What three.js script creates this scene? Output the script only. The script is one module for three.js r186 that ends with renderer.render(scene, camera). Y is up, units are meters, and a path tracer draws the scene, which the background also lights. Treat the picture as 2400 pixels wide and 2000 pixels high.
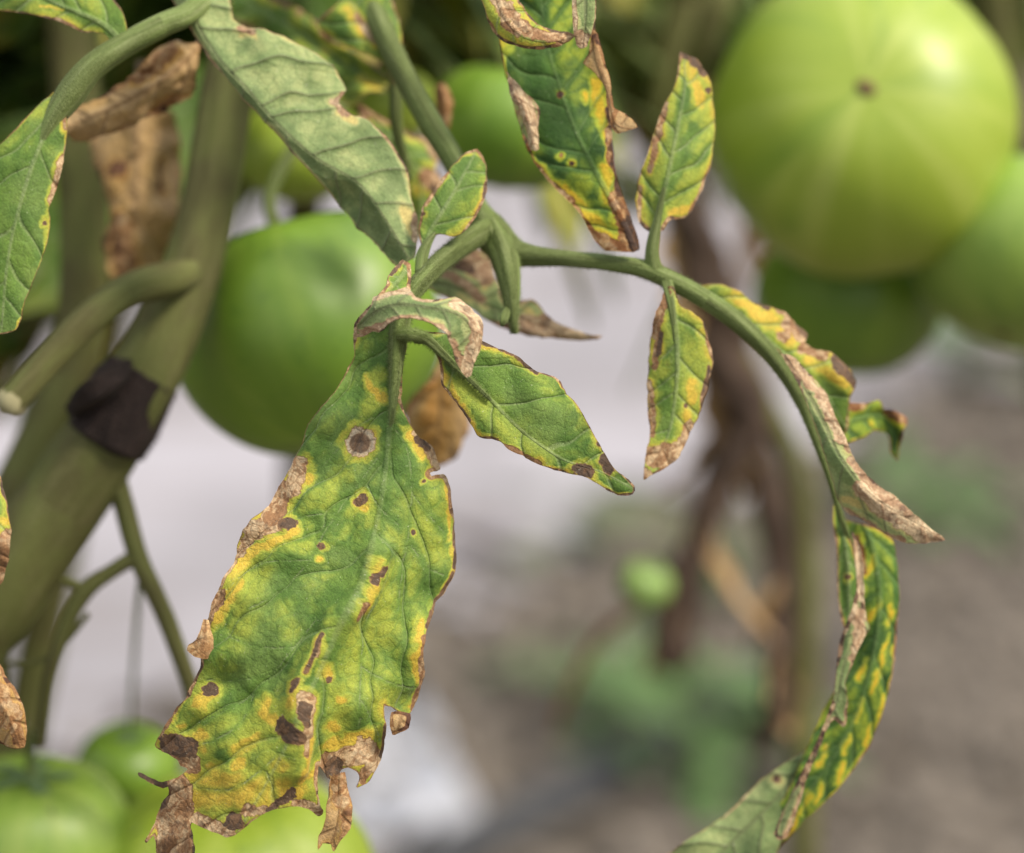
import * as THREE from 'three';
import { mergeGeometries } from 'three/addons/utils/BufferGeometryUtils.js';

// ---------------------------------------------------------------- camera, sky, sun, exposure
const scene = new THREE.Scene();
const FOCUS = 0.47, FOV = 18, PITCH = -20 * Math.PI / 180;
const camera = new THREE.PerspectiveCamera(FOV, 1.2, 0.02, 300);
const AIM = new THREE.Vector3(0, 0.55, 0);
const FWD = new THREE.Vector3(0, Math.sin(PITCH), -Math.cos(PITCH));
camera.position.copy(AIM).addScaledVector(FWD, -FOCUS);
camera.lookAt(AIM);
camera.focus = FOCUS;
camera.userData.fStop = 6.6;
camera.updateMatrixWorld();

const renderer = new THREE.WebGLRenderer({ antialias: true });
renderer.setSize(1024, 853);
renderer.toneMapping = THREE.LinearToneMapping;
renderer.toneMappingExposure = 1.85;
renderer.shadowMap.enabled = true;

const SUN = new THREE.Vector3(0.6, 0.77, 0.23).normalize();
{
  const W = 512, H = 256, data = new Float32Array(W * H * 4);
  for (let j = 0; j < H; j++) for (let i = 0; i < W; i++) {
    const el = ((j + 0.5) / H - 0.5) * Math.PI, az = (i + 0.5) / W * 2 * Math.PI;
    const up = Math.sin(el), k = (j * W + i) * 4;
    let L = up > 0 ? 0.62 * (1 + 2 * up) / 3 : 0.2;
    const c = 1 + 0.10 * Math.sin(az * 3 + 2 * up) * Math.cos(up * 5 + az) + 0.06 * Math.sin(az * 7 + up * 9);
    L *= up > 0 ? c : 1;
    data[k] = L * (up > 0 ? 0.98 : 1.0); data[k + 1] = L * (up > 0 ? 1.0 : 0.93); data[k + 2] = L * (up > 0 ? 1.04 : 0.86); data[k + 3] = 1;
  }
  const sky = new THREE.DataTexture(data, W, H, THREE.RGBAFormat, THREE.FloatType);
  sky.mapping = THREE.EquirectangularReflectionMapping;
  sky.magFilter = sky.minFilter = THREE.LinearFilter;
  sky.needsUpdate = true;
  scene.background = sky; scene.environment = sky;
}
const sun = new THREE.DirectionalLight(0xfff1dc, 2.3);
sun.position.copy(AIM).addScaledVector(SUN, 4);
sun.target.position.copy(AIM);
sun.castShadow = true; sun.shadow.radius = 26; sun.shadow.mapSize.set(2048, 2048);
Object.assign(sun.shadow.camera, { left: -2, right: 2, top: 2, bottom: -2, near: 0.1, far: 12 });
scene.add(sun, sun.target);

// ---------------------------------------------------------------- helpers
let seed = 7;
const srand = s => { seed = s >>> 0; };
const rnd = () => { seed = (seed + 0x6D2B79F5) >>> 0; let t = Math.imul(seed ^ seed >>> 15, 1 | seed); t = t + Math.imul(t ^ t >>> 7, 61 | t) ^ t; return ((t ^ t >>> 14) >>> 0) / 4294967296; };
const rr = (a, b) => a + (b - a) * rnd();
const clamp = (x, a = 0, b = 1) => x < a ? a : x > b ? b : x;
const lerp = (a, b, t) => a + (b - a) * t;
const sm = (a, b, x) => { const t = clamp((x - a) / (b - a)); return t * t * (3 - 2 * t); };
function hash(x, y) { let h = Math.imul(x | 0, 374761393) + Math.imul(y | 0, 668265263) | 0; h = Math.imul(h ^ h >>> 13, 1274126177); return ((h ^ h >>> 16) >>> 0) / 4294967296; }
function noise(x, y) {
  const i = Math.floor(x), j = Math.floor(y), fx = x - i, fy = y - j, u = fx * fx * (3 - 2 * fx), v = fy * fy * (3 - 2 * fy);
  const a = hash(i, j), b = hash(i + 1, j), c = hash(i, j + 1), d = hash(i + 1, j + 1);
  return a + (b - a) * u + (c - a) * v + (a - b - c + d) * u * v;
}
const fbm = (x, y, n = 3) => { let s = 0, a = 0.5, t = 0; for (let k = 0; k < n; k++) { s += a * noise(x + k * 17.3, y - k * 9.1); t += a; a *= 0.5; x *= 2.03; y *= 2.03; } return s / t; };
// distance to the walls of irregular cells (fine net of veins)
function cells(x, y) {
  const i = Math.floor(x), j = Math.floor(y); let a = 99, b = 99;
  for (let q = -1; q <= 1; q++) for (let p = -1; p <= 1; p++) {
    const cx = i + p + hash(i + p, j + q + 311), cy = j + q + hash(i + p + 91, j + q), d = (cx - x) * (cx - x) + (cy - y) * (cy - y);
    if (d < a) { b = a; a = d; } else if (d < b) b = d;
  }
  return Math.sqrt(b) - Math.sqrt(a);
}
// a pixel of the photograph (2400 x 2000) and a distance in mm beyond the sharp plane -> a place
const TAN = Math.tan(FOV * Math.PI / 360), RIGHT = new THREE.Vector3(1, 0, 0), UPV = new THREE.Vector3().crossVectors(RIGHT, FWD);
const pxm = d => 1000 / (TAN * (FOCUS + d * 0.001));
function P(px, py, d = 0) {
  const z = FOCUS + d * 0.001, k = TAN * z / 1000;
  return new THREE.Vector3().copy(camera.position).addScaledVector(FWD, z).addScaledVector(RIGHT, (px - 1200) * k).addScaledVector(UPV, (1000 - py) * k);
}
function groundAt(px, py, y = 0) {   // where the ray through a pixel meets the ground
  const a = P(px, py, 0).sub(camera.position); return camera.position.clone().addScaledVector(a, (y - camera.position.y) / a.y);
}
function spline(pts, n) {   // Catmull-Rom through rows of numbers
  const out = [], m = pts.length - 1, dim = pts[0].length;
  for (let i = 0; i < n; i++) {
    const t = i / (n - 1) * m, k = Math.min(m - 1, Math.floor(t)), f = t - k;
    const a = pts[Math.max(0, k - 1)], b = pts[k], c = pts[k + 1], e = pts[Math.min(m, k + 2)], r = [];
    for (let q = 0; q < dim; q++) r.push(0.5 * (2 * b[q] + (c[q] - a[q]) * f + (2 * a[q] - 5 * b[q] + 4 * c[q] - e[q]) * f * f + (3 * b[q] - a[q] - 3 * c[q] + e[q]) * f * f * f));
    out.push(r);
  }
  return out;
}
const names = {};
const numbered = n => { const k = names[n] = (names[n] ?? -1) + 1; return k ? `${n}_${String(k).padStart(3, '0')}` : n; };
function thing(name, label, category, at, group) {
  const o = new THREE.Group(); o.name = numbered(name); o.position.copy(at); o.userData = { label, category }; if (group) o.userData.group = group;
  o.userData.label = label; scene.add(o); return o;
}
function mesh(name, geo, mat, parent, root) {   // geo is in world places; root is the thing whose base it is taken from
  if (root) geo.translate(-root.position.x, -root.position.y, -root.position.z);
  const m = new THREE.Mesh(geo, mat); m.name = name; m.castShadow = m.receiveShadow = true; (parent || scene).add(m); return m;
}
function tex(W, H, fn, srgb = true, rep) {
  const d = new Uint8Array(W * H * 4); let k = 0;
  for (let j = 0; j < H; j++) for (let i = 0; i < W; i++, k += 4) { const c = fn((i + 0.5) / W, (j + 0.5) / H, i, j); d[k] = clamp(c[0], 0, 255); d[k + 1] = clamp(c[1], 0, 255); d[k + 2] = clamp(c[2], 0, 255); d[k + 3] = 255; }
  const t = new THREE.DataTexture(d, W, H); t.magFilter = t.minFilter = THREE.LinearFilter; t.wrapS = t.wrapT = THREE.RepeatWrapping;
  if (srgb) t.colorSpace = THREE.SRGBColorSpace; if (rep) t.repeat.set(...rep); t.needsUpdate = true; return t;
}
const mixc = (a, b, t) => [a[0] + (b[0] - a[0]) * t, a[1] + (b[1] - a[1]) * t, a[2] + (b[2] - a[2]) * t];

// ---------------------------------------------------------------- stems
function stemMaterial(base, fuzz, dark, s) {
  const per = 8;
  const pn = (x, y) => { const f = sm(0, 1, x); return lerp(fbm(x * per, y, 3), fbm((x - 1) * per, y, 3), f); };
  const map = tex(256, 1024, (u, v) => {
    const lo = pn(u, v * 5 + s), st = fbm(u * 40 + s, v * 6, 2), g = noise(u * 190, v * 700 + s), sp = noise(u * 60 + 5, v * 240 + s);
    let c = mixc(dark, base, sm(0.25, 0.75, lo)); c = mixc(c, fuzz, 0.3 * sm(0.45, 0.85, st) + 0.4 * sm(0.5, 0.95, g)); if (sp > 0.93) c = mixc(c, dark, 0.5);
    return c.map(x => x * (0.93 + 0.14 * g));
  });
  const bump = tex(256, 1024, (u, v) => { const h = 255 * (0.5 * fbm(u * 16 + s, v * 3, 2) + 0.35 * noise(u * 120, v * 420) + 0.15 * pn(u, v * 9)); return [h, h, h]; }, false);
  return new THREE.MeshPhysicalMaterial({ map, bumpMap: bump, bumpScale: 0.0004, roughness: 0.7, sheen: 0.15, sheenRoughness: 0.6, sheenColor: new THREE.Color(0.75, 0.85, 0.65), specularIntensity: 0.6 });
}
// pts: [px, py, mm, radius px]; or places in metres with a radius in metres when world is set
function tube(pts, { n = 60, m = 20, ridge = 0.05, ridges = 5, wob = 0.04, sd = 1, world = false, vrep = 0.05, hairs = 0 } = {}) {
  const C = spline(pts, n).map(p => world ? { p: new THREE.Vector3(p[0], p[1], p[2]), r: p[3] } : { p: P(p[0], p[1], p[2]), r: p[3] / pxm(p[2]) });
  const pos = [], uv = [], idx = []; let N = null, len = 0;
  for (let i = 0; i < n; i++) {
    const t = C[Math.min(n - 1, i + 1)].p.clone().sub(C[Math.max(0, i - 1)].p).normalize();
    if (!N) { N = new THREE.Vector3(0.3, 0.2, 1); }
    N.addScaledVector(t, -N.dot(t)).normalize();
    const B = new THREE.Vector3().crossVectors(t, N);
    if (i) len += C[i].p.distanceTo(C[i - 1].p);
    for (let j = 0; j <= m; j++) {
      const a = j / m * Math.PI * 2, w = 1 + ridge * Math.cos(ridges * a + sd + 0.8 * Math.sin(len * 60)) + wob * (fbm(Math.cos(a) * 1.4 + sd * 7 + 9, Math.sin(a) * 1.4 + len * 130 + 9, 2) - 0.5) * 2;
      const q = C[i].p.clone().addScaledVector(N, Math.cos(a) * C[i].r * w).addScaledVector(B, Math.sin(a) * C[i].r * w);
      pos.push(q.x, q.y, q.z); uv.push(j / m, len / vrep);
      if (i && j) { const k = i * (m + 1) + j; idx.push(k - m - 2, k - m - 1, k, k - m - 2, k, k - 1); }
    }
  }
  if (hairs) { srand(sd * 91 + 5); const N0 = pos.length / 3;   // short stiff hairs
    for (let h = 0; h < hairs; h++) { const k = Math.floor(rnd() * (N0 - 2 * m - 3)), i = Math.floor(k / (m + 1)), f = rnd(), f2 = rnd(), r2 = 3 * (m + 1), c = C[i].p.clone().lerp(C[i + 1].p, f2), at = q => lerp(lerp(pos[3 * k + q], pos[3 * k + 3 + q], f), lerp(pos[3 * k + r2 + q], pos[3 * k + 3 + r2 + q], f), f2), ax = at(0), ay = at(1), az = at(2); if (k % (m + 1) === m) continue;
      const d = new THREE.Vector3(ax - c.x, ay - c.y, az - c.z).normalize().add(new THREE.Vector3(rr(-0.5, 0.5), rr(-0.5, 0.5), rr(-0.5, 0.5))).normalize(), L = rr(0.0003, 0.001), e = new THREE.Vector3(rr(-1, 1), rr(-1, 1), rr(-1, 1)).cross(d).normalize(), g2 = e.clone().cross(d), b = pos.length / 3, w = 0.00003;
      for (let q = 0; q < 3; q++) { const a = q * 2.094; pos.push(ax + (e.x * Math.cos(a) + g2.x * Math.sin(a)) * w, ay + (e.y * Math.cos(a) + g2.y * Math.sin(a)) * w, az + (e.z * Math.cos(a) + g2.z * Math.sin(a)) * w); uv.push(uv[2 * k], uv[2 * k + 1]); } pos.push(ax + d.x * L, ay + d.y * L, az + d.z * L); uv.push(uv[2 * k], uv[2 * k + 1]); idx.push(b, b + 1, b + 3, b + 1, b + 2, b + 3, b + 2, b, b + 3); } }
  const cap = (i, dir) => { const t = C[i].p.clone().sub(C[i - dir].p).normalize(), q = C[i].p.clone().addScaledVector(t, C[i].r * 0.55), c = pos.length / 3; pos.push(q.x, q.y, q.z); uv.push(0.5, len / vrep); for (let j = 0; j < m; j++) { const k = i * (m + 1) + j; dir > 0 ? idx.push(k, k + 1, c) : idx.push(k + 1, k, c); } };
  cap(0, -1); cap(n - 1, 1);
  const g = new THREE.BufferGeometry(); g.setAttribute('position', new THREE.Float32BufferAttribute(pos, 3)); g.setAttribute('uv', new THREE.Float32BufferAttribute(uv, 2)); g.setIndex(idx); g.computeVertexNormals();
  const nn = g.attributes.normal; for (let i = 0; i < n; i++) { const a = i * (m + 1), b = a + m, x = nn.getX(a) + nn.getX(b), y = nn.getY(a) + nn.getY(b), z = nn.getZ(a) + nn.getZ(b), l = Math.hypot(x, y, z) || 1; nn.setXYZ(a, x / l, y / l, z / l); nn.setXYZ(b, x / l, y / l, z / l); }
  return g;
}

// ---------------------------------------------------------------- leaves
const PAL = {
  top: { dark: [80, 114, 44], mid: [114, 145, 60], pale: [148, 167, 98], lime: [170, 180, 68], yel: [214, 184, 70], vein: [146, 158, 118], tan: [214, 186, 146], brn: [146, 108, 74], blk: [94, 76, 62], fuzz: [172, 182, 146] },
  deep: { dark: [50, 84, 32], mid: [76, 116, 44], pale: [110, 138, 76], lime: [162, 176, 52], yel: [216, 184, 48], vein: [104, 128, 76], tan: [202, 168, 120], brn: [126, 80, 42], blk: [72, 54, 44], fuzz: [146, 162, 120] },
  under: { dark: [104, 126, 76], mid: [136, 156, 98], pale: [172, 184, 130], lime: [170, 180, 120], yel: [208, 192, 122], vein: [104, 106, 76], tan: [220, 198, 162], brn: [164, 130, 100], blk: [88, 68, 56], fuzz: [196, 202, 168] },
  dead: { dark: [178, 146, 100], mid: [204, 174, 128], pale: [220, 196, 154], lime: [188, 152, 92], yel: [192, 142, 70], vein: [122, 90, 56], tan: [206, 172, 124], brn: [152, 110, 70], blk: [84, 54, 40], fuzz: [200, 170, 126] },
};
const backMat = new THREE.MeshPhysicalMaterial({ color: new THREE.Color(0.33, 0.4, 0.22), roughness: 0.85, transmission: 0.2, thickness: 0 });
const backDead = new THREE.MeshPhysicalMaterial({ color: new THREE.Color(0.5, 0.37, 0.22), roughness: 0.9, transmission: 0.15, thickness: 0 });
function roughen(poly, amp, step = 9) {
  const out = [];
  for (let i = 0; i < poly.length; i++) {
    const a = poly[i], b = poly[(i + 1) % poly.length], p0 = poly[(i - 1 + poly.length) % poly.length], p3 = poly[(i + 2) % poly.length];
    const L = Math.hypot(b[0] - a[0], b[1] - a[1]), k = Math.max(1, Math.round(L / step)), nx = -(b[1] - a[1]) / (L || 1), ny = (b[0] - a[0]) / (L || 1);
    for (let j = 0; j < k; j++) {
      const f = j / k, cr = q => 0.5 * (2 * a[q] + (b[q] - p0[q]) * f + (2 * p0[q] - 5 * a[q] + 4 * b[q] - p3[q]) * f * f + (3 * a[q] - p0[q] - 3 * b[q] + p3[q]) * f * f * f);
      const x = lerp(a[0] + (b[0] - a[0]) * f, cr(0), 0.6), y = lerp(a[1] + (b[1] - a[1]) * f, cr(1), 0.6);
      const h = (fbm(x * 0.045 + 31, y * 0.045 + 12, 3) - 0.5) * 2 * amp + (noise(x * 0.31, y * 0.31) - 0.5) * amp * 0.7;
      out.push([x + nx * h, y + ny * h]);
    }
  }
  return out;
}
function sdf(poly, x, y) {   // inside positive
  let d = 1e9, ins = false;
  for (let i = 0, j = poly.length - 1; i < poly.length; j = i++) {
    const [ax, ay] = poly[j], [bx, by] = poly[i], ex = bx - ax, ey = by - ay, wx = x - ax, wy = y - ay;
    const t = clamp((wx * ex + wy * ey) / (ex * ex + ey * ey + 1e-9)), dx = wx - ex * t, dy = wy - ey * t, q = dx * dx + dy * dy; if (q < d) d = q;
    if ((ay > y) !== (by > y) && x < ex * (y - ay) / (ey || 1e-9) + ax) ins = !ins;
  }
  return (ins ? 1 : -1) * Math.sqrt(d);
}
/* A leaf: its outline and midrib as read off the photograph, with the midrib's distance in mm; the blade is a sheet of rows square to the
   midrib, folded (slope) and curled on either side, puckered between the veins, cut along the outline and given thickness.
   marks: [type, x, y, r] or [type, x, y, x2, y2, r], r in px: y yellowing, n dry tan, b dry brown, k dark lesion, s ringed spot, g green */
function leaf(parent, root, spec, name = 'leaflet') {
  const { mid, pal = 'top', rag = 3, fold = [0.3, 0.3], curl = [0, 0], nu = 64, nv = 110, size = [384, 768], chl = 0.35, edge = [10, 3], wave = 1, sd = 1, marks = [], spacing = 5.2, slant = 0.75, mottle = 1, rib = 0.3, pucker = 0.35, th = 0.22, holes = [], bend = 0.5, vcol = 1, net = 1, ribs = [], crease = null, crump = 0 } = spec;
  const poly = roughen(spec.outline, rag), cut = holes.map(h => roughen(h, 2));
  let M = spline(mid, nv * 3);
  { // even steps along the midrib
    const acc = [0]; for (let i = 1; i < M.length; i++) acc.push(acc[i - 1] + Math.hypot(M[i][0] - M[i - 1][0], M[i][1] - M[i - 1][1], (M[i][2] - M[i - 1][2]) * 13));
    const tot = acc[acc.length - 1], out = []; let k = 0;
    for (let i = 0; i <= nv; i++) { const L = tot * i / nv; while (k < acc.length - 2 && acc[k + 1] < L) k++; const f = clamp((L - acc[k]) / (acc[k + 1] - acc[k] + 1e-9)); out.push(M[k].map((a, q) => lerp(a, M[k + 1][q], f))); }
    M = out;
  }
  const T = M.map((p, i) => { const w = Math.max(3, Math.round(nv * 0.06)), a = M[Math.max(0, i - w)], b = M[Math.min(nv, i + w)], l = Math.hypot(b[0] - a[0], b[1] - a[1]); return [(b[0] - a[0]) / l, (b[1] - a[1]) / l]; });
  const half = [[], []];
  for (let i = 0; i <= nv; i++) for (const s of [0, 1]) {
    const nx = (s ? 1 : -1) * -T[i][1], ny = (s ? 1 : -1) * T[i][0]; let w = 4;
    for (let q = 0; q < poly.length; q += 2) { const dx = poly[q][0] - M[i][0], dy = poly[q][1] - M[i][1], off = dx * nx + dy * ny, al = dx * T[i][0] + dy * T[i][1]; if (Math.abs(al) < 26 && off > w) w = off; }
    half[s].push(w + 8);
  }
  const W = half.map(h => { let a = h.slice(); for (let r = 0; r < 3; r++) a = a.map((x, i) => { let t = 0, c = 0; for (let q = -4; q <= 4; q++) { const y = a[clamp(i + q, 0, nv)]; t += y; c++; } return Math.max(x, t / c); }); return a; });
  const Wmax = [Math.max(...W[0]), Math.max(...W[1])];
  const cols = nu + 1, G = [], X = [], MX = [], MY = [], PXY = [];
  let my = 0;
  for (let i = 0; i <= nv; i++) {
    const row = [];
    for (let j = 0; j <= nu; j++) {
      const s = j / nu * 2 - 1, k = s < 0 ? 0 : 1, w = W[k][i], off = Math.abs(s) * w, nx = -T[i][1], ny = T[i][0], sg = s < 0 ? -1 : 1;
      const px = M[i][0] + nx * off * sg, py = M[i][1] + ny * off * sg, f = off / Wmax[k], om = off / 13.4;
      const fo = fold[k] instanceof Array ? lerp(fold[k][0], fold[k][1], i / nv) : fold[k];
      let z = M[i][2] + fo * om * (1 - Math.exp(-om / 1.5)) + curl[k] * Math.pow(Math.max(0, f - 0.35) / 0.65, 2) * Wmax[k] / 13.4;
      z += wave * (fbm(px * 0.008 + sd * 3, py * 0.008 + sd * 5, 2) - 0.5) * 5 * sm(0, 0.6, f);
      row.push(P(px, py, z)); PXY.push(px, py);
    }
    if (i) my += row[nu / 2].distanceTo(G[i - 1][nu / 2]) * 1000;
    G.push(row); let acc = 0; const mx = new Array(cols); mx[nu / 2] = 0;
    for (let j = nu / 2 + 1; j <= nu; j++) { acc += row[j].distanceTo(row[j - 1]) * 1000; mx[j] = acc; } acc = 0;
    for (let j = nu / 2 - 1; j >= 0; j--) { acc -= row[j].distanceTo(row[j + 1]) * 1000; mx[j] = acc; }
    for (let j = 0; j <= nu; j++) { MX.push(mx[j]); MY.push(my); }
  }
  const len = my, F = new Float32Array((nv + 1) * cols);
  for (let k = 0; k < F.length; k++) { let d = sdf(poly, PXY[2 * k], PXY[2 * k + 1]); for (const h of cut) d = Math.min(d, -sdf(h, PXY[2 * k], PXY[2 * k + 1])); F[k] = d; }
  const where = (x, y) => { let b = 1e18, k0 = 0; for (let k = 0; k < F.length; k++) { const d = (PXY[2 * k] - x) ** 2 + (PXY[2 * k + 1] - y) ** 2; if (d < b) { b = d; k0 = k; } } return [MX[k0], MY[k0]]; };
  const toMM = l => { const o = []; for (let k = 0; k < l.length; k += 2) o.push(where(l[k], l[k + 1])); return spline(o, o.length * 4); };
  const RIB = ribs.map(toMM), CR = crease && { l: toMM(crease.line), h: crease.h, w: crease.w };
  const lineD = (L, x, y) => { let b = 1e9; for (let k = 1; k < L.length; k++) { const ax = L[k - 1][0], ay = L[k - 1][1], ex = L[k][0] - ax, ey = L[k][1] - ay, t = clamp(((x - ax) * ex + (y - ay) * ey) / (ex * ex + ey * ey + 1e-9)), p = x - ax - ex * t, q = y - ay - ey * t, d = p * p + q * q; if (d < b) b = d; } return Math.sqrt(b); };
  // veins: distance in mm and order; x across, y along, in mm
  const veins = (x, y) => {
    const a = Math.abs(x), ph = (y - slant * a - bend * a * a / 40 + (x < 0 ? spacing * 0.45 : 0) + (fbm(x * 0.13 + sd * 11, y * 0.13, 2) - 0.5) * 0.55 * spacing) / spacing + 50, i = Math.round(ph), jit = (hash(i + sd * 13, x < 0 ? 5 : 9) - 0.5) * 0.55;
    const dl = Math.abs(ph - i - jit) * spacing / Math.sqrt(1 + slant * slant);
    return [a, dl];
  };
  const puck = (x, y) => { const [a, dl] = veins(x, y); const c = cells(x * 0.24 + sd, y * 0.24 + (noise(x * 0.3, y * 0.3) - 0.5)); return pucker * (1 - Math.exp(-dl * 1.1)) * (1 - Math.exp(-a * 0.7)) + 0.05 * net * pucker / 0.35 * sm(0, 0.35, c) + (crump ? crump * (fbm(x * 0.3 + sd * 9, y * 0.3, 3) - 0.5) * 2 : 0) + (CR ? CR.h * Math.exp(-Math.pow(lineD(CR.l, x, y) / CR.w, 2)) : 0) + (rib ? rib * Math.sqrt(Math.max(0, 1 - Math.pow(a / (rib * 1.7 * clamp(1.15 - y / len)), 2))) * clamp(1.2 - y / len) : 0); };
  // normals, puckering
  let away = 0; for (let i = 0; i < nv; i += 3) for (let j = 0; j < nu; j += 3) away += G[i + 1][j].clone().sub(G[i][j]).cross(G[i][j + 1].clone().sub(G[i][j])).dot(FWD);
  const sgn = away > 0 ? -1 : 1;
  const nrm = (i, j, A) => { const a = A[Math.min(nv, i + 1)][j], b = A[Math.max(0, i - 1)][j], c = A[i][Math.min(nu, j + 1)], e = A[i][Math.max(0, j - 1)]; return a.clone().sub(b).cross(c.clone().sub(e)).normalize().multiplyScalar(sgn); };
  const N0 = G.map((r, i) => r.map((_, j) => nrm(i, j, G)));
  const G2 = G.map((r, i) => r.map((p, j) => p.clone().addScaledVector(N0[i][j], puck(MX[i * cols + j], MY[i * cols + j]) * (pal === 'under' ? -0.8 : 1) * 0.001)));
  const N1 = G2.map((r, i) => r.map((_, j) => nrm(i, j, G2)));
  const flip = sgn > 0;
  // cut along the outline
  const pos = [], nor = [], uv = [], seen = new Map(), fr = [], bk = [];
  const vert = (p, n, u, v) => { const h = th * 0.0005, k = pos.length / 3; pos.push(p.x + n.x * h, p.y + n.y * h, p.z + n.z * h, p.x - n.x * h, p.y - n.y * h, p.z - n.z * h); nor.push(n.x, n.y, n.z, -n.x, -n.y, -n.z); uv.push(u, v, u, v); return k; };
  const vid = (i, j) => { const key = i * cols + j; if (!seen.has(key)) seen.set(key, vert(G2[i][j], N1[i][j], j / nu, i / nv)); return seen.get(key); };
  const cutv = (a, b) => { if (a > b) [a, b] = [b, a]; const key = 'c' + a + '_' + b; if (!seen.has(key)) { const f = F[a] / (F[a] - F[b]), ia = a / cols | 0, ja = a % cols, ib = b / cols | 0, jb = b % cols; seen.set(key, vert(G2[ia][ja].clone().lerp(G2[ib][jb], f), N1[ia][ja].clone().lerp(N1[ib][jb], f).normalize(), lerp(ja, jb, f) / nu, lerp(ia, ib, f) / nv)); } return seen.get(key); };
  const tri = (a, b, c) => {
    const q = [a, b, c], out = [], on = [];
    for (let k = 0; k < 3; k++) { const p = q[k], r = q[(k + 1) % 3]; if (F[p] > 0) { out.push(vid(p / cols | 0, p % cols)); on.push(0); } if ((F[p] > 0) !== (F[r] > 0)) { out.push(cutv(p, r)); on.push(1); } }
    for (let k = 2; k < out.length; k++) { flip ? (fr.push(out[0], out[k], out[k - 1]), bk.push(out[0] + 1, out[k - 1] + 1, out[k] + 1)) : (fr.push(out[0], out[k - 1], out[k]), bk.push(out[0] + 1, out[k] + 1, out[k - 1] + 1)); }
    for (let k = 0; k < out.length; k++) { const m = (k + 1) % out.length; if (on[k] && on[m]) { const [x, y] = flip ? [out[m], out[k]] : [out[k], out[m]]; fr.push(y, x, x + 1, y, x + 1, y + 1); } }
  };
  for (let i = 0; i < nv; i++) for (let j = 0; j < nu; j++) { const a = i * cols + j; tri(a, a + 1, a + cols); tri(a + 1, a + cols + 1, a + cols); }
  const geo = new THREE.BufferGeometry();
  geo.setAttribute('position', new THREE.Float32BufferAttribute(pos, 3)); geo.setAttribute('normal', new THREE.Float32BufferAttribute(nor, 3)); geo.setAttribute('uv', new THREE.Float32BufferAttribute(uv, 2));
  geo.setIndex(fr.concat(bk)); geo.addGroup(0, fr.length, 0); geo.addGroup(fr.length, bk.length, 1);
  // marks -> places on the blade in mm
  const MK = marks.map(m => m.length === 4 ? [m[0], ...where(m[1], m[2]), ...where(m[1], m[2]), m[3] / 13.4] : [m[0], ...where(m[1], m[2]), ...where(m[3], m[4]), m[5] / 13.4]);
  const seg = (x, y, m) => { const ex = m[3] - m[1], ey = m[4] - m[2], t = clamp(((x - m[1]) * ex + (y - m[2]) * ey) / (ex * ex + ey * ey + 1e-9)); const p = x - m[1] - ex * t, q = y - m[2] - ey * t; return Math.sqrt(p * p + q * q); };
  const C = PAL[pal], [TW, TH] = size.map(q => Math.max(64, Math.round(q * (spec.fine || 0.6)))), col = new Uint8Array(TW * TH * 4), bmp = new Uint8Array(TW * TH * 4);
  for (let j = 0; j < TH; j++) {
    const gv = (j + 0.5) / TH * nv, i0 = Math.min(nv - 1, gv | 0), fv = gv - i0;
    for (let i = 0; i < TW; i++) {
      const gu = (i + 0.5) / TW * nu, j0 = Math.min(nu - 1, gu | 0), fu = gu - j0, a = i0 * cols + j0, k = (j * TW + i) * 4;
      const bl = A => (A[a] * (1 - fu) + A[a + 1] * fu) * (1 - fv) + (A[a + cols] * (1 - fu) + A[a + cols + 1] * fu) * fv;
      const e = bl(F) / 13.4; if (e < -1.5) { col[k] = C.brn[0]; col[k + 1] = C.brn[1]; col[k + 2] = C.brn[2]; col[k + 3] = 255; bmp[k] = bmp[k + 1] = bmp[k + 2] = 128; bmp[k + 3] = 255; continue; }
      const x = bl(MX), y = bl(MY), ox = x + sd * 37, oy = y + sd * 53;
      const wx = (fbm(ox * 0.55, oy * 0.55, 3) - 0.5) * 2.4, wy = (fbm(ox * 0.55 + 40, oy * 0.55 + 7, 3) - 0.5) * 2.4;
      const [am, dl] = veins(x, y), cl = cells(ox * 0.34 + wx * 0.16, oy * 0.34 + wy * 0.16), c2 = cells(ox * 1.05 + wx * 0.3, oy * 1.05 + wy * 0.3);
      const lo = fbm(ox * 0.09, oy * 0.09, 3), md = fbm(ox * 0.32 + 9, oy * 0.32, 3), hi = noise(ox * 3.1, oy * 3.1), gr = noise(ox * 8.3, oy * 8.3);
      let yel = 0, nec = 0, kind = 0, halo = 0, grn = 0, core = 0, ring = 0, lim = 0;
      for (const m of MK) {
        const r = m[5]; if (x < Math.min(m[1], m[3]) - r * 2 - 3 || x > Math.max(m[1], m[3]) + r * 2 + 3 || y < Math.min(m[2], m[4]) - r * 2 - 3 || y > Math.max(m[2], m[4]) + r * 2 + 3) continue;
        const soft = m[0] === 'y' || m[0] === 'g' || m[0] === 'l', q = Math.min(1, r / 1.0), d = seg(x + wx * (soft ? 0.8 : 0.6 * q), y + wy * (soft ? 0.8 : 0.6 * q), m) + (soft ? 0 : (noise(ox * 2.6, oy * 2.6) - 0.5) * 0.35 * q);
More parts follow.
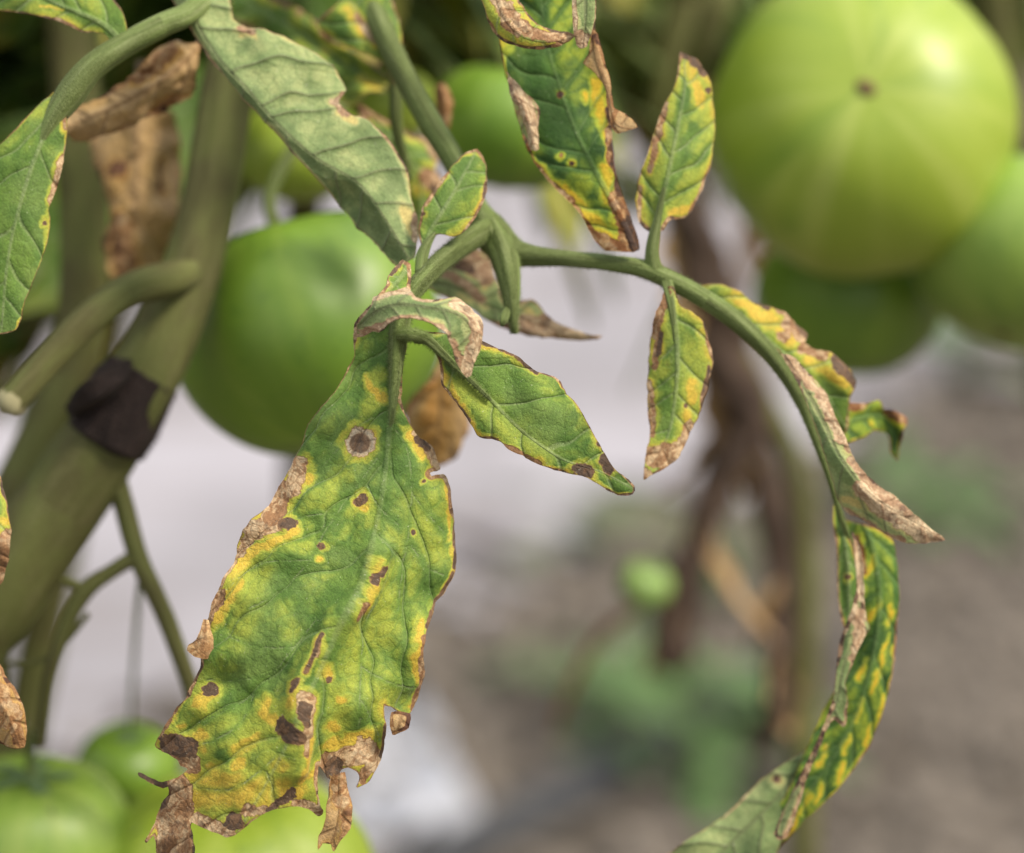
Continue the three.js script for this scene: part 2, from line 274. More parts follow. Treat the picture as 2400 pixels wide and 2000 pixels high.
        if (m[0] === 'l') lim = Math.max(lim, 1 - sm(r * 0.25, r * 1.4, d)); else if (m[0] === 'y') yel = Math.max(yel, 1 - sm(r * 0.25, r * 1.3, d)); else if (m[0] === 'g') grn = Math.max(grn, 1 - sm(r * 0.4, r * 1.3, d));
        else {
          const w = 1 - sm(r - 0.1, r + 0.12, d); if (w > nec || (w > 0 && m[0] === 'k')) { kind = m[0]; ring = d / r; } nec = Math.max(nec, w);
          halo = Math.max(halo, 1 - sm(r, r + Math.min(1.8, 0.6 + r * 0.6), d + (md - 0.5) * 2)); if (m[0] === 'k' || m[0] === 's') core = Math.max(core, w * (m[0] === 's' ? 1 - sm(r * 0.62, r * 0.76, Math.hypot(x - m[1] - r * 0.16 * 0, y - m[2]) + wx * 0.12) : 1));
        }
      }
      const eN = fbm(ox * 0.16 + 77, oy * 0.16 + 3, 3), eb = (edge[1] / 13.4) * (0.18 + 2.5 * sm(0.42, 0.76, eN)), ey = (edge[0] / 13.4) * (0.06 + 2.6 * sm(0.4, 0.74, fbm(ox * 0.11 + 17, oy * 0.11 + 71, 2)));
      const en = 1 - sm(eb - 0.08, eb + 0.1, e + (md - 0.5) * eb * 0.9); if (en > nec) { kind = hash(Math.floor(eN * 14), sd) < 0.6 ? 'b' : 'k'; ring = 0.8; core = Math.max(core, kind === 'k' ? en : 0); } nec = Math.max(nec, en);
      yel = Math.max(yel, (1 - sm(eb, eb + ey, e + (md - 0.5) * 1.2)) * 0.8 * (1 - grn), halo * 0.8);
      let rb = 9; for (const L of RIB) rb = Math.min(rb, lineD(L, x, y));
      const iv = sm(0.05, 1.6, Math.min(dl * 1.3, am * 0.8, rb)) * (1 - 0.35 * net + 0.35 * net * sm(0.0, 0.35, cl)), ch = sm(0.62 - 0.42 * chl, 1.0 - 0.36 * chl, lo * 0.5 + md * 0.5 + 0.16 * iv * mottle) * (0.45 + 0.55 * iv);
      let c = mixc(C.dark, C.mid, sm(0.25, 0.75, md * 0.6 + lo * 0.4)); c = mixc(c, C.pale, 0.35 * sm(0.4, 0.8, fbm(ox * 0.2 + 60, oy * 0.2, 2)));
      c = mixc(c, C.lime, clamp(Math.max(ch, lim * (0.5 + 0.5 * iv)) * (1 - grn)) * 0.85);
      const yy = clamp(yel * (1 - grn * 0.8) * (0.72 + 0.28 * iv)); c = mixc(c, C.lime, sm(0.0, 0.45, yy)); c = mixc(c, C.yel, sm(0.5, 1.0, yy));
      // veins: main, side, net
      const vw = 0.16 + 0.10 * clamp(1 - am / 14), vv = 1 - sm(vw * 0.5, vw * 1.5, dl), vm = 1 - sm(0.12, 0.5 * clamp(1.2 - y / len) + 0.14, am), vt = (1 - sm(0.015, 0.07, cl)) * 0.5, vq = (1 - sm(0.02, 0.12, c2)) * 0.2;
      c = mixc(c, C.dark, (vt * 0.38 * net + vq * 0.35 * net + 0.16 * (1 - sm(vw, vw * 4, dl)) * (1 - vv)) * 0.6 * (1 - yy * 0.6) * vcol);
      c = mixc(c, C.dark, 0.3 * (1 - sm(0.1, 0.7, rb)) * (1 - yy * 0.5));
      const vr = (1 - sm(0.05, 0.24, rb + (hi - 0.5) * 0.25)) * 0.75 * sm(0.3, 0.7, fbm(ox * 0.8, oy * 0.8, 2));
      c = mixc(c, C.vein, Math.max(vv * (RIB.length ? 0.3 : 0.55), vm * (RIB.length ? 0.4 : 0.6), vr) * (0.55 + 0.45 * hi));
      c = c.map(q => q * (0.9 + 0.2 * gr) * (0.95 + 0.1 * hi));
      const fz = sm(0.78, 0.92, noise(ox * 5.2 + 30, oy * 5.2)) * (0.10 + 0.25 * Math.max(vm, vv)); c = mixc(c, C.fuzz, fz);
      if (nec > 0) {
        const rg = 0.5 + 0.5 * Math.sin(ring * 15 + wx * 2.2 + md * 5), fib = fbm(ox * 1.3 + wx * 1.5, oy * 0.4 + wy * 1.5, 3), pl = fbm(ox * 0.5 + 21, oy * 0.5 + 4, 3); let d;
        if (kind === 'n') d = mixc(C.tan, C.brn, 0.75 * sm(0.42, 0.72, fib) + 0.15 * rg); else if (kind === 'b') d = mixc(C.brn, C.tan, 0.75 * sm(0.45, 0.72, fib) + 0.12 * rg); else if (kind === 's') d = mixc(C.tan, [206, 194, 170], 0.7 * rg); else d = mixc(C.blk, C.brn, 0.1 + 0.55 * sm(0.4, 0.75, fib));
        if (kind === 'n' || kind === 'b') { d = mixc(d, [222, 202, 166], 0.5 * sm(0.56, 0.74, pl)); d = mixc(d, C.blk, 0.45 * sm(0.6, 0.8, fbm(ox * 0.6 + 51, oy * 0.6 + 14, 3))); }
        d = mixc(d, kind === 'n' || kind === 'b' ? C.brn : C.blk, clamp((1 - sm(0.02, 0.1, cl)) * 0.45 + vv * 0.45 + (1 - sm(0.02, 0.12, c2)) * 0.2)); d = mixc(d, mixc(C.blk, C.brn, 0.5 * sm(0.4, 0.7, fib)), core * 0.85); d = d.map(q => q * (0.9 + 0.2 * gr) * (0.93 + 0.14 * hi));
        c = mixc(c, d, nec); const rim = nec * (1 - nec) * 4; c = mixc(c, C.brn, rim * 0.7);
      }
      const spk = noise(ox * 4.1 + 11, oy * 4.1 + 5); if (spk > 0.955) c = mixc(c, [214, 214, 196], 0.55); else if (spk < 0.03) c = mixc(c, C.blk, 0.35);
      col[k] = clamp(c[0], 0, 255); col[k + 1] = clamp(c[1], 0, 255); col[k + 2] = clamp(c[2], 0, 255); col[k + 3] = 255;
      const us = pal === 'under' ? -1 : 1;
      const h = 0.5 + us * (-0.15 * vv * (1 - vm) - 0.05 * net * (1 - sm(0.0, 0.2, cl)) - 0.03 * net * (1 - sm(0.0, 0.25, c2)) + 0.05 * sm(0, 1, dl) - 0.16 * vr) + 0.06 * (gr - 0.5) + 0.05 * (hi - 0.5) + nec * (-0.05 + 0.45 * (fbm(ox * 0.7, oy * 0.7, 3) - 0.5));
      bmp[k] = bmp[k + 1] = bmp[k + 2] = clamp(h, 0, 1) * 255; bmp[k + 3] = 255;
    }
  }
  const mk = (d, s) => { const t = new THREE.DataTexture(d, TW, TH); t.magFilter = t.minFilter = THREE.LinearFilter; if (s) t.colorSpace = THREE.SRGBColorSpace; t.needsUpdate = true; return t; };
  const front = new THREE.MeshPhysicalMaterial({ map: mk(col, true), bumpMap: mk(bmp, false), bumpScale: 0.0007, roughness: 0.72, specularIntensity: 0.7, transmission: 0.14, thickness: 0, sheen: 0.25, sheenRoughness: 0.6, sheenColor: new THREE.Color(0.8, 0.85, 0.75) });
  const m = mesh(name, geo, [front, pal === 'dead' ? backDead : backMat], parent, root);
  if (spec.label) m.userData.label = spec.label;
  return m;
}

// ---------------------------------------------------------------- the setting: soil and a grey path
{
  const soil = tex(1024, 1024, (u, v) => {
    const w = (x, y) => { const a = sm(0, 1, u), b = sm(0, 1, v); return lerp(lerp(fbm(u * x, v * y, 4), fbm((u - 1) * x, v * y, 4), a), lerp(fbm(u * x, (v - 1) * y, 4), fbm((u - 1) * x, (v - 1) * y, 4), a), b); };
    const lo = w(6, 6), md = w(28, 28), hi = noise(u * 400, v * 400);
    let c = mixc([80, 71, 60], [116, 105, 91], sm(0.3, 0.7, lo)); c = mixc(c, [66, 56, 48], sm(0.52, 0.75, md) * 0.7); c = mixc(c, [172, 160, 146], sm(0.72, 0.95, hi) * 0.4); return c;
  }, true, [1, 1]);
  const soilB = tex(512, 512, (u, v) => { const h = 255 * fbm(u * 60, v * 60, 4); return [h, h, h]; }, false);
  const g = new THREE.PlaneGeometry(80, 80, 1, 1); g.rotateX(-Math.PI / 2);
  const uv = g.attributes.uv; for (let i = 0; i < uv.count; i++) uv.setXY(i, uv.getX(i) * 80 / 0.9, uv.getY(i) * 80 / 0.9);
  const gm = mesh('ground', g, new THREE.MeshStandardMaterial({ map: soil, bumpMap: soilB, bumpScale: 0.02, roughness: 0.97 }));
  gm.userData = { kind: 'structure', label: 'dry brown soil behind the tomato plant', category: 'ground' };
  // path: grey trodden strip running across behind the plant
  const edge = [[-900, 2300], [300, 1790], [800, 1560], [1200, 1340], [1700, 1130], [2300, 870], [2900, 640]].map(([x, y]) => groundAt(x, y));
  const E = spline(edge.map(p => [p.x, p.z]), 160), pos = [], puv = [], idx = [];
  const dir = edge[edge.length - 1].clone().sub(edge[0]).normalize(), nx = dir.z, nz = -dir.x, sgn = (nx * 0 + nz * -1) > 0 ? 1 : -1, COL = 14;
  E.forEach(([x, z], i) => { for (let j = 0; j <= COL; j++) { const w = j / COL * 1.9, jit = j ? 0 : (fbm(i * 0.35, 3, 3) - 0.5) * 0.22, px = x + nx * sgn * (w + jit), pz = z + nz * sgn * (w + jit); pos.push(px, 0.006, pz); puv.push(px / 0.8, pz / 0.8); if (i && j) { const k = i * (COL + 1) + j; idx.push(k - COL - 2, k - COL - 1, k, k - COL - 2, k, k - 1); } } });
  const pg = new THREE.BufferGeometry(); pg.setAttribute('position', new THREE.Float32BufferAttribute(pos, 3)); pg.setAttribute('uv', new THREE.Float32BufferAttribute(puv, 2)); pg.setIndex(idx); pg.computeVertexNormals(); if (pg.attributes.normal.getY(5) < 0) { pg.setIndex(idx.reverse()); pg.computeVertexNormals(); }
  const grey = tex(1024, 1024, (u, v) => { const lo = fbm(u * 5, v * 5, 3), hi = noise(u * 300, v * 300), st = fbm(u * 3, v * 26, 3); let c = mixc([147, 145, 152], [169, 167, 176], sm(0.3, 0.7, lo)); c = mixc(c, [122, 114, 112], 0.55 * sm(0.55, 0.8, st)); return c.map(x => x * (0.94 + 0.12 * hi)); });
  const pm = mesh('path', pg, new THREE.MeshStandardMaterial({ map: grey, roughness: 0.9 }));
  pm.userData = { kind: 'structure', label: 'pale grey trodden path behind the tomato plants', category: 'path' };
  // clods on the bare soil, nobody could count them
  srand(11); const cg = new THREE.IcosahedronGeometry(1, 1), ca = cg.attributes.position;
  for (let i = 0; i < ca.count; i++) { const s = 0.75 + 0.5 * noise(ca.getX(i) * 1.7 + 9, ca.getY(i) * 1.7 + ca.getZ(i) * 2.3 + 5); ca.setXYZ(i, ca.getX(i) * s, ca.getY(i) * s * 0.7, ca.getZ(i) * s); } cg.computeVertexNormals();
  const inst = new THREE.InstancedMesh(cg, new THREE.MeshStandardMaterial({ color: 0xffffff, roughness: 1 }), 5200), o = new THREE.Object3D(), cc = new THREE.Color();
  for (let i = 0; i < 5200; i++) {
    let qx, qy; do { qx = rr(300, 2600); qy = rr(850, 2120); } while (qy < 1800 - (qx - 300) * 0.46 + rr(-30, 90)); const p = groundAt(qx, qy);
    const s = 0.004 + 0.012 * Math.pow(rnd(), 3); o.position.set(p.x + rr(-0.05, 0.05), s * 0.25, p.z + rr(-0.05, 0.05)); o.scale.setScalar(s); o.rotation.set(rr(0, 6), rr(0, 6), rr(0, 6)); o.updateMatrix(); inst.setMatrixAt(i, o.matrix);
    const t = rnd(); cc.setRGB(lerp(0.07, 0.24, t), lerp(0.06, 0.21, t), lerp(0.05, 0.18, t)); inst.setColorAt(i, cc);
  }
  inst.name = 'soil_clods'; inst.userData = { kind: 'stuff', label: 'small dry clods and crumbs scattered over the brown soil', category: 'soil' }; inst.castShadow = inst.receiveShadow = true; scene.add(inst);
}
// ---------------------------------------------------------------- the near tomato plant
const MS = {
  near: stemMaterial([120, 140, 76], [166, 172, 132], [92, 106, 56], 3),
    dry: stemMaterial([82, 67, 57], [108, 90, 78], [60, 48, 42], 33),
};
MS.thick = stemMaterial([102, 108, 58], [128, 128, 86], [90, 88, 52], 9);   // thick stems and trusses: a darker olive than near
const down = (p, r, to = 0) => [p.x, to, p.z, r];
const baseA = P(-220, 1700, 84).setY(0);
const plant = thing('tomato_plant', 'tomato plant with thick stems and long leaves yellowed and scorched brown at the edges', 'tomato plant', baseA);
{
  const T = (name, pts, mat, o = {}, parent = plant) => mesh(name, tube(pts, o), mat, parent, plant);
  // stems
  const low = P(-200, 1650, 80), S1 = spline([[760, -900, 100, 46], [680, -560, 90, 52], [640, -320, 82, 58], [575, 40, 76, 60], [530, 240, 72, 62], [495, 450, 69, 64], [445, 640, 66, 70], [372, 820, 64, 82], [272, 990, 64, 92], [140, 1190, 66, 100], [-10, 1400, 70, 104], [-200, 1650, 80, 104]], 64).map(p => { const q = P(p[0], p[1], p[2]); return [q.x, q.y, q.z, p[3] / pxm(p[2])]; });
  S1.push([low.x - 0.01, low.y - 0.08, low.z, 0.0095], [low.x - 0.012, 0.22, low.z, 0.01], [baseA.x, -0.02, baseA.z, 0.0115]);
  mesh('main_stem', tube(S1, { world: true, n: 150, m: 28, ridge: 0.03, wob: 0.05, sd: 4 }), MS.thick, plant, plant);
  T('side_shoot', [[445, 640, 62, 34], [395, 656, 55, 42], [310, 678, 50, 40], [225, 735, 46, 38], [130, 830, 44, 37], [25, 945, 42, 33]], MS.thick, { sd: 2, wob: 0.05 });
  T('cut_end', [[40, 928, 42, 30], [26, 944, 42, 35], [14, 958, 42, 30], [9, 964, 42, 16]], new THREE.MeshStandardMaterial({ color: new THREE.Color(0.32, 0.3, 0.17), roughness: 0.9 }), { n: 16, wob: 0.2, sd: 9 });
  const b0 = P(-40, 1300, 112);
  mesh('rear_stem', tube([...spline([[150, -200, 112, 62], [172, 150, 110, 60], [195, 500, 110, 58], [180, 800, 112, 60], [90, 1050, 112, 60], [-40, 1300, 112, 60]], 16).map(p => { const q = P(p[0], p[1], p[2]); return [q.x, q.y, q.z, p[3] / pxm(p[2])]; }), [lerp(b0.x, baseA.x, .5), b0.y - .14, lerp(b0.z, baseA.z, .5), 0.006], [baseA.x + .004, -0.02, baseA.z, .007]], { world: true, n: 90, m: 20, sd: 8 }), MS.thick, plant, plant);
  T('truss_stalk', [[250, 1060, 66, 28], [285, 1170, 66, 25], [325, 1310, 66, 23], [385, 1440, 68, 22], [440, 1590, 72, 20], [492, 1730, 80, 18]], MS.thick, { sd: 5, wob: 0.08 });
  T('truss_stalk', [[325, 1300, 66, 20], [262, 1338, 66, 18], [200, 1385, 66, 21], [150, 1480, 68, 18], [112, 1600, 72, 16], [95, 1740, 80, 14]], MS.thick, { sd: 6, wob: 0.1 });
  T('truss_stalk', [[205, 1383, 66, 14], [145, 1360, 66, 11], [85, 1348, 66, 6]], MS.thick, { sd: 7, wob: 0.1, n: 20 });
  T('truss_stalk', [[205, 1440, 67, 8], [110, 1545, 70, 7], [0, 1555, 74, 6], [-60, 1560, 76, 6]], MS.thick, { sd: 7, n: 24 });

  // the scorched compound leaf in focus: one stalk that forks, with its leaflets
  const leafA = T('compound_leaf', [[630, -290, 78, 36], [740, -140, 60, 34], [855, -10, 44, 28], [930, 140, 36, 27], [1000, 270, 33, 28], [1062, 372, 30, 27], [1120, 490, 27, 28], [1160, 560, 25, 34]], MS.near, { ridge: 0.07, ridges: 3, hairs: 3000 });
  leafA.userData.label = 'hanging compound leaf with yellow mottled and scorched leaflets';
  const R = (n, pts, o = {}) => T(n, pts, MS.near, { ridge: 0.09, ridges: 4, ...o }, leafA);
  R('leaf_stalk', [[1105, 478, 27, 22], [1150, 545, 25, 40], [1195, 588, 24, 34], [1245, 600, 23, 24], [1320, 606, 21, 18], [1410, 614, 20, 18], [1500, 628, 18, 20], [1560, 652, 18, 21], [1650, 700, 19, 21], [1740, 765, 20, 21], [1820, 848, 21, 17], [1882, 950, 21, 14], [1932, 1080, 20, 9], [1968, 1200, 23, 6], [2005, 1300, 27, 4]], { hairs: 5000, sd: 5, n: 140 });
  R('leaf_stalk', [[1165, 530, 26, 26], [1120, 548, 22, 27], [1060, 588, 16, 25], [1005, 638, 9, 23], [962, 690, 6, 22], [940, 745, 4, 23], [931, 810, 4, 20], [925, 880, 4, 14], [918, 970, 4, 8], [912, 1040, 4, 4]], { hairs: 5000, sd: 3, n: 100, ridges: 3, ridge: 0.13 });
  R('leaf_stalk', [[1150, 530, 25, 30], [1178, 590, 22, 32], [1192, 650, 19, 25], [1199, 710, 17, 17], [1204, 765, 16, 7], [1205, 782, 16, 3]], { hairs: 2500, sd: 6, ridges: 4, ridge: 0.12 });
  R('bud', [[1195, 715, 17, 5], [1186, 735, 16, 11], [1180, 752, 15, 10], [1176, 765, 15, 4]], { n: 16, m: 12 });
  R('leaf_stalk', [[985, 640, 9, 12], [990, 600, 11, 13], [1002, 570, 12, 10], [1020, 545, 13, 5]], { n: 24 });
  R('leaf_stalk', [[935, 785, 3, 15], [965, 785, 2, 15], [1000, 796, 2, 12], [1040, 832, 1, 9], [1090, 880, 0, 6], [1150, 938, -1, 3]], { hairs: 2500, sd: 4, n: 50, ridges: 3, ridge: 0.14 });
  R('leaf_stalk', [[1535, 645, 18, 20], [1528, 600, 17, 15], [1532, 560, 17, 13], [1542, 510, 17, 9], [1556, 440, 17, 4]], { n: 30 });
  R('leaf_stalk', [[1562, 652, 18, 17], [1570, 690, 16, 13], [1578, 740, 15, 8], [1582, 800, 15, 4]], { n: 30 });
  const F = (s, n) => leaf(leafA, plant, s, n);
  // A: the large mottled leaflet hanging in the middle
  F({ sd: 1, nu: 160, nv: 320, size: [1024, 2048], rag: 3.2, chl: 0.4, edge: [14, 4], fold: [[0.35, 0.6], [0.2, 0.35]], curl: [0.12, 0.05], wave: 1.5, rib: 0.35, spacing: 15, slant: 1.3, pucker: 0.5, crump: 0.4, net: 1.1, fine: 0.62,
    ribs: [[884, 1075, 788, 1204, 724, 1316, 652, 1388, 590, 1425], [745, 1455, 690, 1520, 644, 1576, 560, 1650, 480, 1690], [925, 1010, 952, 1060, 962, 1160, 950, 1280, 935, 1370, 930, 1430], [866, 1400, 848, 1480, 842, 1560, 838, 1640, 836, 1700], [910, 960, 840, 1000, 790, 1060, 740, 1110], [724, 1316, 650, 1315, 590, 1335, 545, 1370], [788, 1204, 710, 1212, 650, 1250], [690, 1520, 600, 1515, 520, 1490], [644, 1576, 570, 1592, 490, 1590], [600, 1620, 560, 1700, 500, 1740, 440, 1745], [962, 1160, 1010, 1220, 1045, 1260], [950, 1270, 1000, 1330, 1035, 1350], [842, 1560, 900, 1600, 960, 1605], [838, 1640, 870, 1690, 890, 1730], [690, 1720, 620, 1800, 540, 1850, 440, 1840], [620, 1800, 640, 1850, 650, 1880], [855, 1130, 890, 1190, 930, 1230]], crease: { line: [884, 1300, 850, 1400, 765, 1490, 708, 1600, 700, 1700, 690, 1800], h: 2.4, w: 2.2 },
    outline: [[905, 735], [850, 760], [828, 790], [832, 832], [806, 880], [780, 924], [724, 1004], [696, 1068], [684, 1100], [660, 1136], [640, 1178], [616, 1204], [576, 1244], [560, 1280], [550, 1320], [524, 1360], [500, 1410], [489, 1452], [478, 1490], [470, 1530], [472, 1560], [452, 1600], [436, 1640], [420, 1656], [410, 1680], [392, 1700], [366, 1744], [384, 1760], [420, 1780], [424, 1796], [444, 1802], [420, 1822], [384, 1832], [350, 1822], [328, 1812], [326, 1818], [348, 1832], [384, 1846], [398, 1842], [396, 1862], [380, 1882], [366, 1930], [340, 1970], [345, 1974], [362, 1958], [368, 2000], [372, 2050], [420, 2060], [466, 2040], [460, 2000], [452, 1960], [452, 1932], [470, 1940], [492, 1948], [532, 1962], [556, 1956], [592, 1920], [640, 1896], [684, 1888], [720, 1892], [748, 1910], [758, 1900], [746, 1870], [740, 1830], [742, 1792], [756, 1806], [772, 1828], [788, 1822], [800, 1804], [816, 1796], [836, 1808], [840, 1826], [830, 1846], [856, 1836], [876, 1808], [890, 1780], [898, 1740], [901, 1700], [893, 1665], [897, 1652], [922, 1660], [940, 1676], [956, 1672], [966, 1655], [984, 1604], [991, 1572], [987, 1524], [996, 1472], [1012, 1436], [1020, 1410], [1042, 1384], [1062, 1332], [1060, 1280], [1059, 1220], [1052, 1160], [1047, 1127], [1037, 1114], [1008, 1118], [1003, 1112], [1030, 1102], [1020, 1072], [1008, 1046], [985, 1028], [968, 1014], [948, 980], [940, 940], [944, 868], [952, 800], [950, 745]],
    mid: [[936, 720, 7], [930, 800, 6], [921, 900, 5], [912, 1020, 4], [900, 1132, 2], [880, 1240, 0], [845, 1370, -3], [800, 1460, -5], [755, 1560, -6], [710, 1660, -7], [660, 1770, -7], [600, 1880, -6], [530, 2000, -4], [505, 2060, -3]],
    marks: [['s', 845, 1040, 37], ['y', 845, 1040, 50], ['l', 800, 1100, 760, 1190, 22], ['k', 838, 1176, 852, 1166, 10], ['y', 850, 1190, 26], ['k', 752, 1285, 9], ['y', 745, 1310, 16], ['k', 965, 1250, 6], ['k', 884, 1336, 874, 1350, 7], ['k', 866, 1356, 862, 1366, 9], ['y', 875, 1320, 840, 1430, 16], ['b', 843, 1415, 828, 1450, 5],
      ['n', 704, 1085, 690, 1150, 24], ['y', 726, 1120, 26], ['b', 668, 1148, 640, 1215, 27], ['n', 640, 1230, 590, 1250, 24], ['k', 672, 1232, 20], ['n', 590, 1250, 562, 1300, 14], ['y', 690, 1250, 600, 1290, 22], ['y', 585, 1300, 540, 1400, 28], ['y', 535, 1400, 510, 1450, 24], ['b', 516, 1405, 492, 1440, 17], ['n', 552, 1320, 520, 1370, 8],
      ['k', 494, 1617, 19], ['y', 500, 1625, 470, 1650, 34], ['k', 464, 1566, 424, 1650, 6], ['b', 420, 1650, 380, 1725, 10], ['k', 400, 1745, 445, 1750, 28], ['b', 400, 1760, 450, 1790, 24], ['y', 470, 1720, 480, 1745, 26], ['y', 430, 1700, 14],
      ['k', 764, 1492, 748, 1530, 5], ['n', 758, 1510, 746, 1540, 6], ['k', 744, 1540, 722, 1580, 4], ['k', 698, 1605, 8], ['k', 705, 1600, 696, 1625, 5], ['k', 768, 1592, 7], ['y', 760, 1575, 24], ['k', 668, 1700, 682, 1722, 19], ['n', 720, 1640, 712, 1712, 14], ['k', 716, 1655, 710, 1690, 8], ['b', 706, 1720, 702, 1760, 6], ['y', 722, 1640, 700, 1820, 24], ['y', 690, 1650, 30], ['y', 620, 1640, 640, 1690, 26],
      ['y', 440, 1850, 640, 1860, 74], ['y', 600, 1730, 560, 1760, 26], ['y', 500, 1800, 30], ['l', 460, 1600, 700, 1800, 60], ['l', 620, 1250, 560, 1500, 40], ['y', 560, 1790, 30], ['y', 650, 1790, 28], ['y', 700, 1850, 34], ['y', 725, 1810, 24], ['n', 460, 1928, 535, 1950, 20], ['k', 552, 1930, 22], ['n', 575, 1900, 620, 1895, 12], ['k', 640, 1890, 680, 1856, 13], ['n', 690, 1882, 745, 1898, 13], ['n', 748, 1820, 750, 1890, 7], ['b', 410, 1850, 405, 2050, 48], ['n', 420, 1900, 410, 2000, 22], ['k', 400, 1845, 385, 1885, 8], ['k', 390, 1838, 330, 1815, 8],
      ['n', 765, 1790, 850, 1758, 24], ['n', 850, 1745, 880, 1790, 22], ['k', 784, 1796, 24], ['b', 860, 1800, 840, 1820, 16], ['y', 760, 1750, 870, 1720, 24], ['k', 897, 1700, 890, 1770, 5], ['y', 800, 1640, 22], ['y', 780, 1700, 30],
      ['y', 982, 1470, 975, 1580, 20], ['b', 990, 1500, 980, 1610, 8], ['b', 980, 1600, 958, 1660, 9], ['k', 1060, 1230, 1058, 1330, 5], ['k', 1054, 1345, 1014, 1430, 5], ['k', 1006, 1440, 996, 1470, 5], ['l', 1045, 1150, 1052, 1260, 15], ['y', 1045, 1150, 1052, 1260, 9], ['y', 955, 1650, 15],
      ['n', 972, 1018, 1024, 1096, 13], ['k', 975, 1035, 992, 1052, 10], ['y', 958, 1020, 985, 1070, 22], ['k', 991, 1131, 4], ['y', 900, 940, 865, 900, 20], ['g', 832, 832, 700, 1060, 26], ['g', 950, 780, 944, 980, 20], ['l', 890, 880, 860, 980, 22], ['l', 960, 1180, 1020, 1300, 34], ['l', 830, 1560, 900, 1640, 60], ['l', 880, 1180, 860, 1300, 18], ['g', 870, 1270, 780, 1400, 30], ['g', 640, 1560, 560, 1640, 50], ['g', 790, 1000, 740, 1050, 20]] });
  // brown tatters hanging from its lower margin
  F({ sd: 14, pal: 'dead', rag: 2.5, nu: 40, nv: 70, size: [256, 512], fold: [0.5, 0.4], wave: 1, rib: 0.2, edge: [0, 2], outline: [[790, 1815], [808, 1810], [812, 1850], [823, 1892], [820, 1940], [800, 1968], [782, 1997], [776, 1980], [756, 1976], [744, 1993], [748, 1960], [762, 1930], [766, 1890], [772, 1850], [776, 1820]], mid: [[800, 1795, -3], [798, 1870, -4], [790, 1940, -4], [762, 2005, -3]], marks: [['b', 800, 1830, 800, 1870, 22], ['k', 765, 1985, 10], ['b', 812, 1900, 810, 1960, 12]] }, 'leaf_tatter');
  F({ sd: 15, pal: 'dead', rag: 2, nu: 30, nv: 40, size: [192, 256], fold: [0.5, 0.5], rib: 0.15, edge: [0, 2], outline: [[478, 1452], [488, 1456], [494, 1480], [499, 1500], [497, 1532], [480, 1544], [458, 1540], [441, 1526], [444, 1512], [462, 1500], [472, 1476]], mid: [[484, 1440, -2], [484, 1490, -4], [466, 1550, -4]], marks: [['n', 480, 1480, 470, 1530, 40]] }, 'leaf_tatter');
  F({ sd: 16, pal: 'dead', rag: 2, nu: 24, nv: 24, size: [128, 128], fold: [0.4, 0.4], rib: 0, edge: [0, 3], outline: [[918, 1672], [940, 1668], [960, 1676], [957, 1706], [942, 1714], [920, 1722], [916, 1700]], mid: [[945, 1655, -2], [938, 1690, -3], [928, 1726, -2]] }, 'leaf_tatter');
  // B: leaflet curled over in front of the stalk, its pale underside out
  F({ sd: 2, pal: 'under', nu: 64, nv: 150, size: [384, 1024], rag: 3, chl: 0.2, edge: [4, 3], fold: [0.9, -0.55], curl: [0.1, 0.5], wave: 0.8, rib: 0.1, spacing: 6, pucker: 0.3, vcol: 1.5,
    outline: [[829, 790], [832, 758], [850, 732], [870, 712], [874, 696], [895, 692], [911, 684], [930, 680], [950, 670], [960, 676], [974, 697], [1010, 702], [1041, 699], [1067, 697], [1090, 708], [1108, 724], [1128, 745], [1134, 764], [1130, 802], [1116, 843], [1104, 880], [1094, 885], [1076, 862], [1068, 835], [1060, 812], [1048, 785], [1030, 768], [1000, 752], [960, 744], [925, 750], [905, 762], [888, 778], [870, 776], [850, 788]],
    mid: [[815, 800, -2], [845, 762, -6], [885, 728, -9], [940, 714, -11], [1010, 722, -12], [1070, 735, -11], [1104, 770, -10], [1106, 830, -9], [1096, 895, -8]],
    marks: [['n', 1080, 715, 1120, 750, 22], ['n', 1120, 760, 1100, 870, 26], ['n', 880, 695, 960, 682, 14], ['b', 850, 780, 900, 765, 12], ['b', 905, 755, 1000, 752, 7], ['b', 1000, 755, 1050, 790, 7], ['b', 1052, 800, 1094, 878, 12], ['k', 1072, 840, 8], ['g', 900, 725, 1000, 722, 20]] });
  F({ sd: 3, nu: 36, nv: 60, size: [256, 256], rag: 2.5, chl: 0.4, edge: [14, 4], fold: [0.3, 0.3], outline: [[944, 612], [958, 622], [962, 650], [955, 700], [930, 705], [880, 706], [868, 716], [878, 700], [900, 678], [906, 660], [908, 648], [925, 630]], mid: [[965, 605, 8], [940, 650, 3], [900, 690, -3], [860, 725, -5]], marks: [['y', 935, 630, 18], ['k', 944, 615, 912, 646, 5], ['n', 905, 665, 875, 705, 10]] });
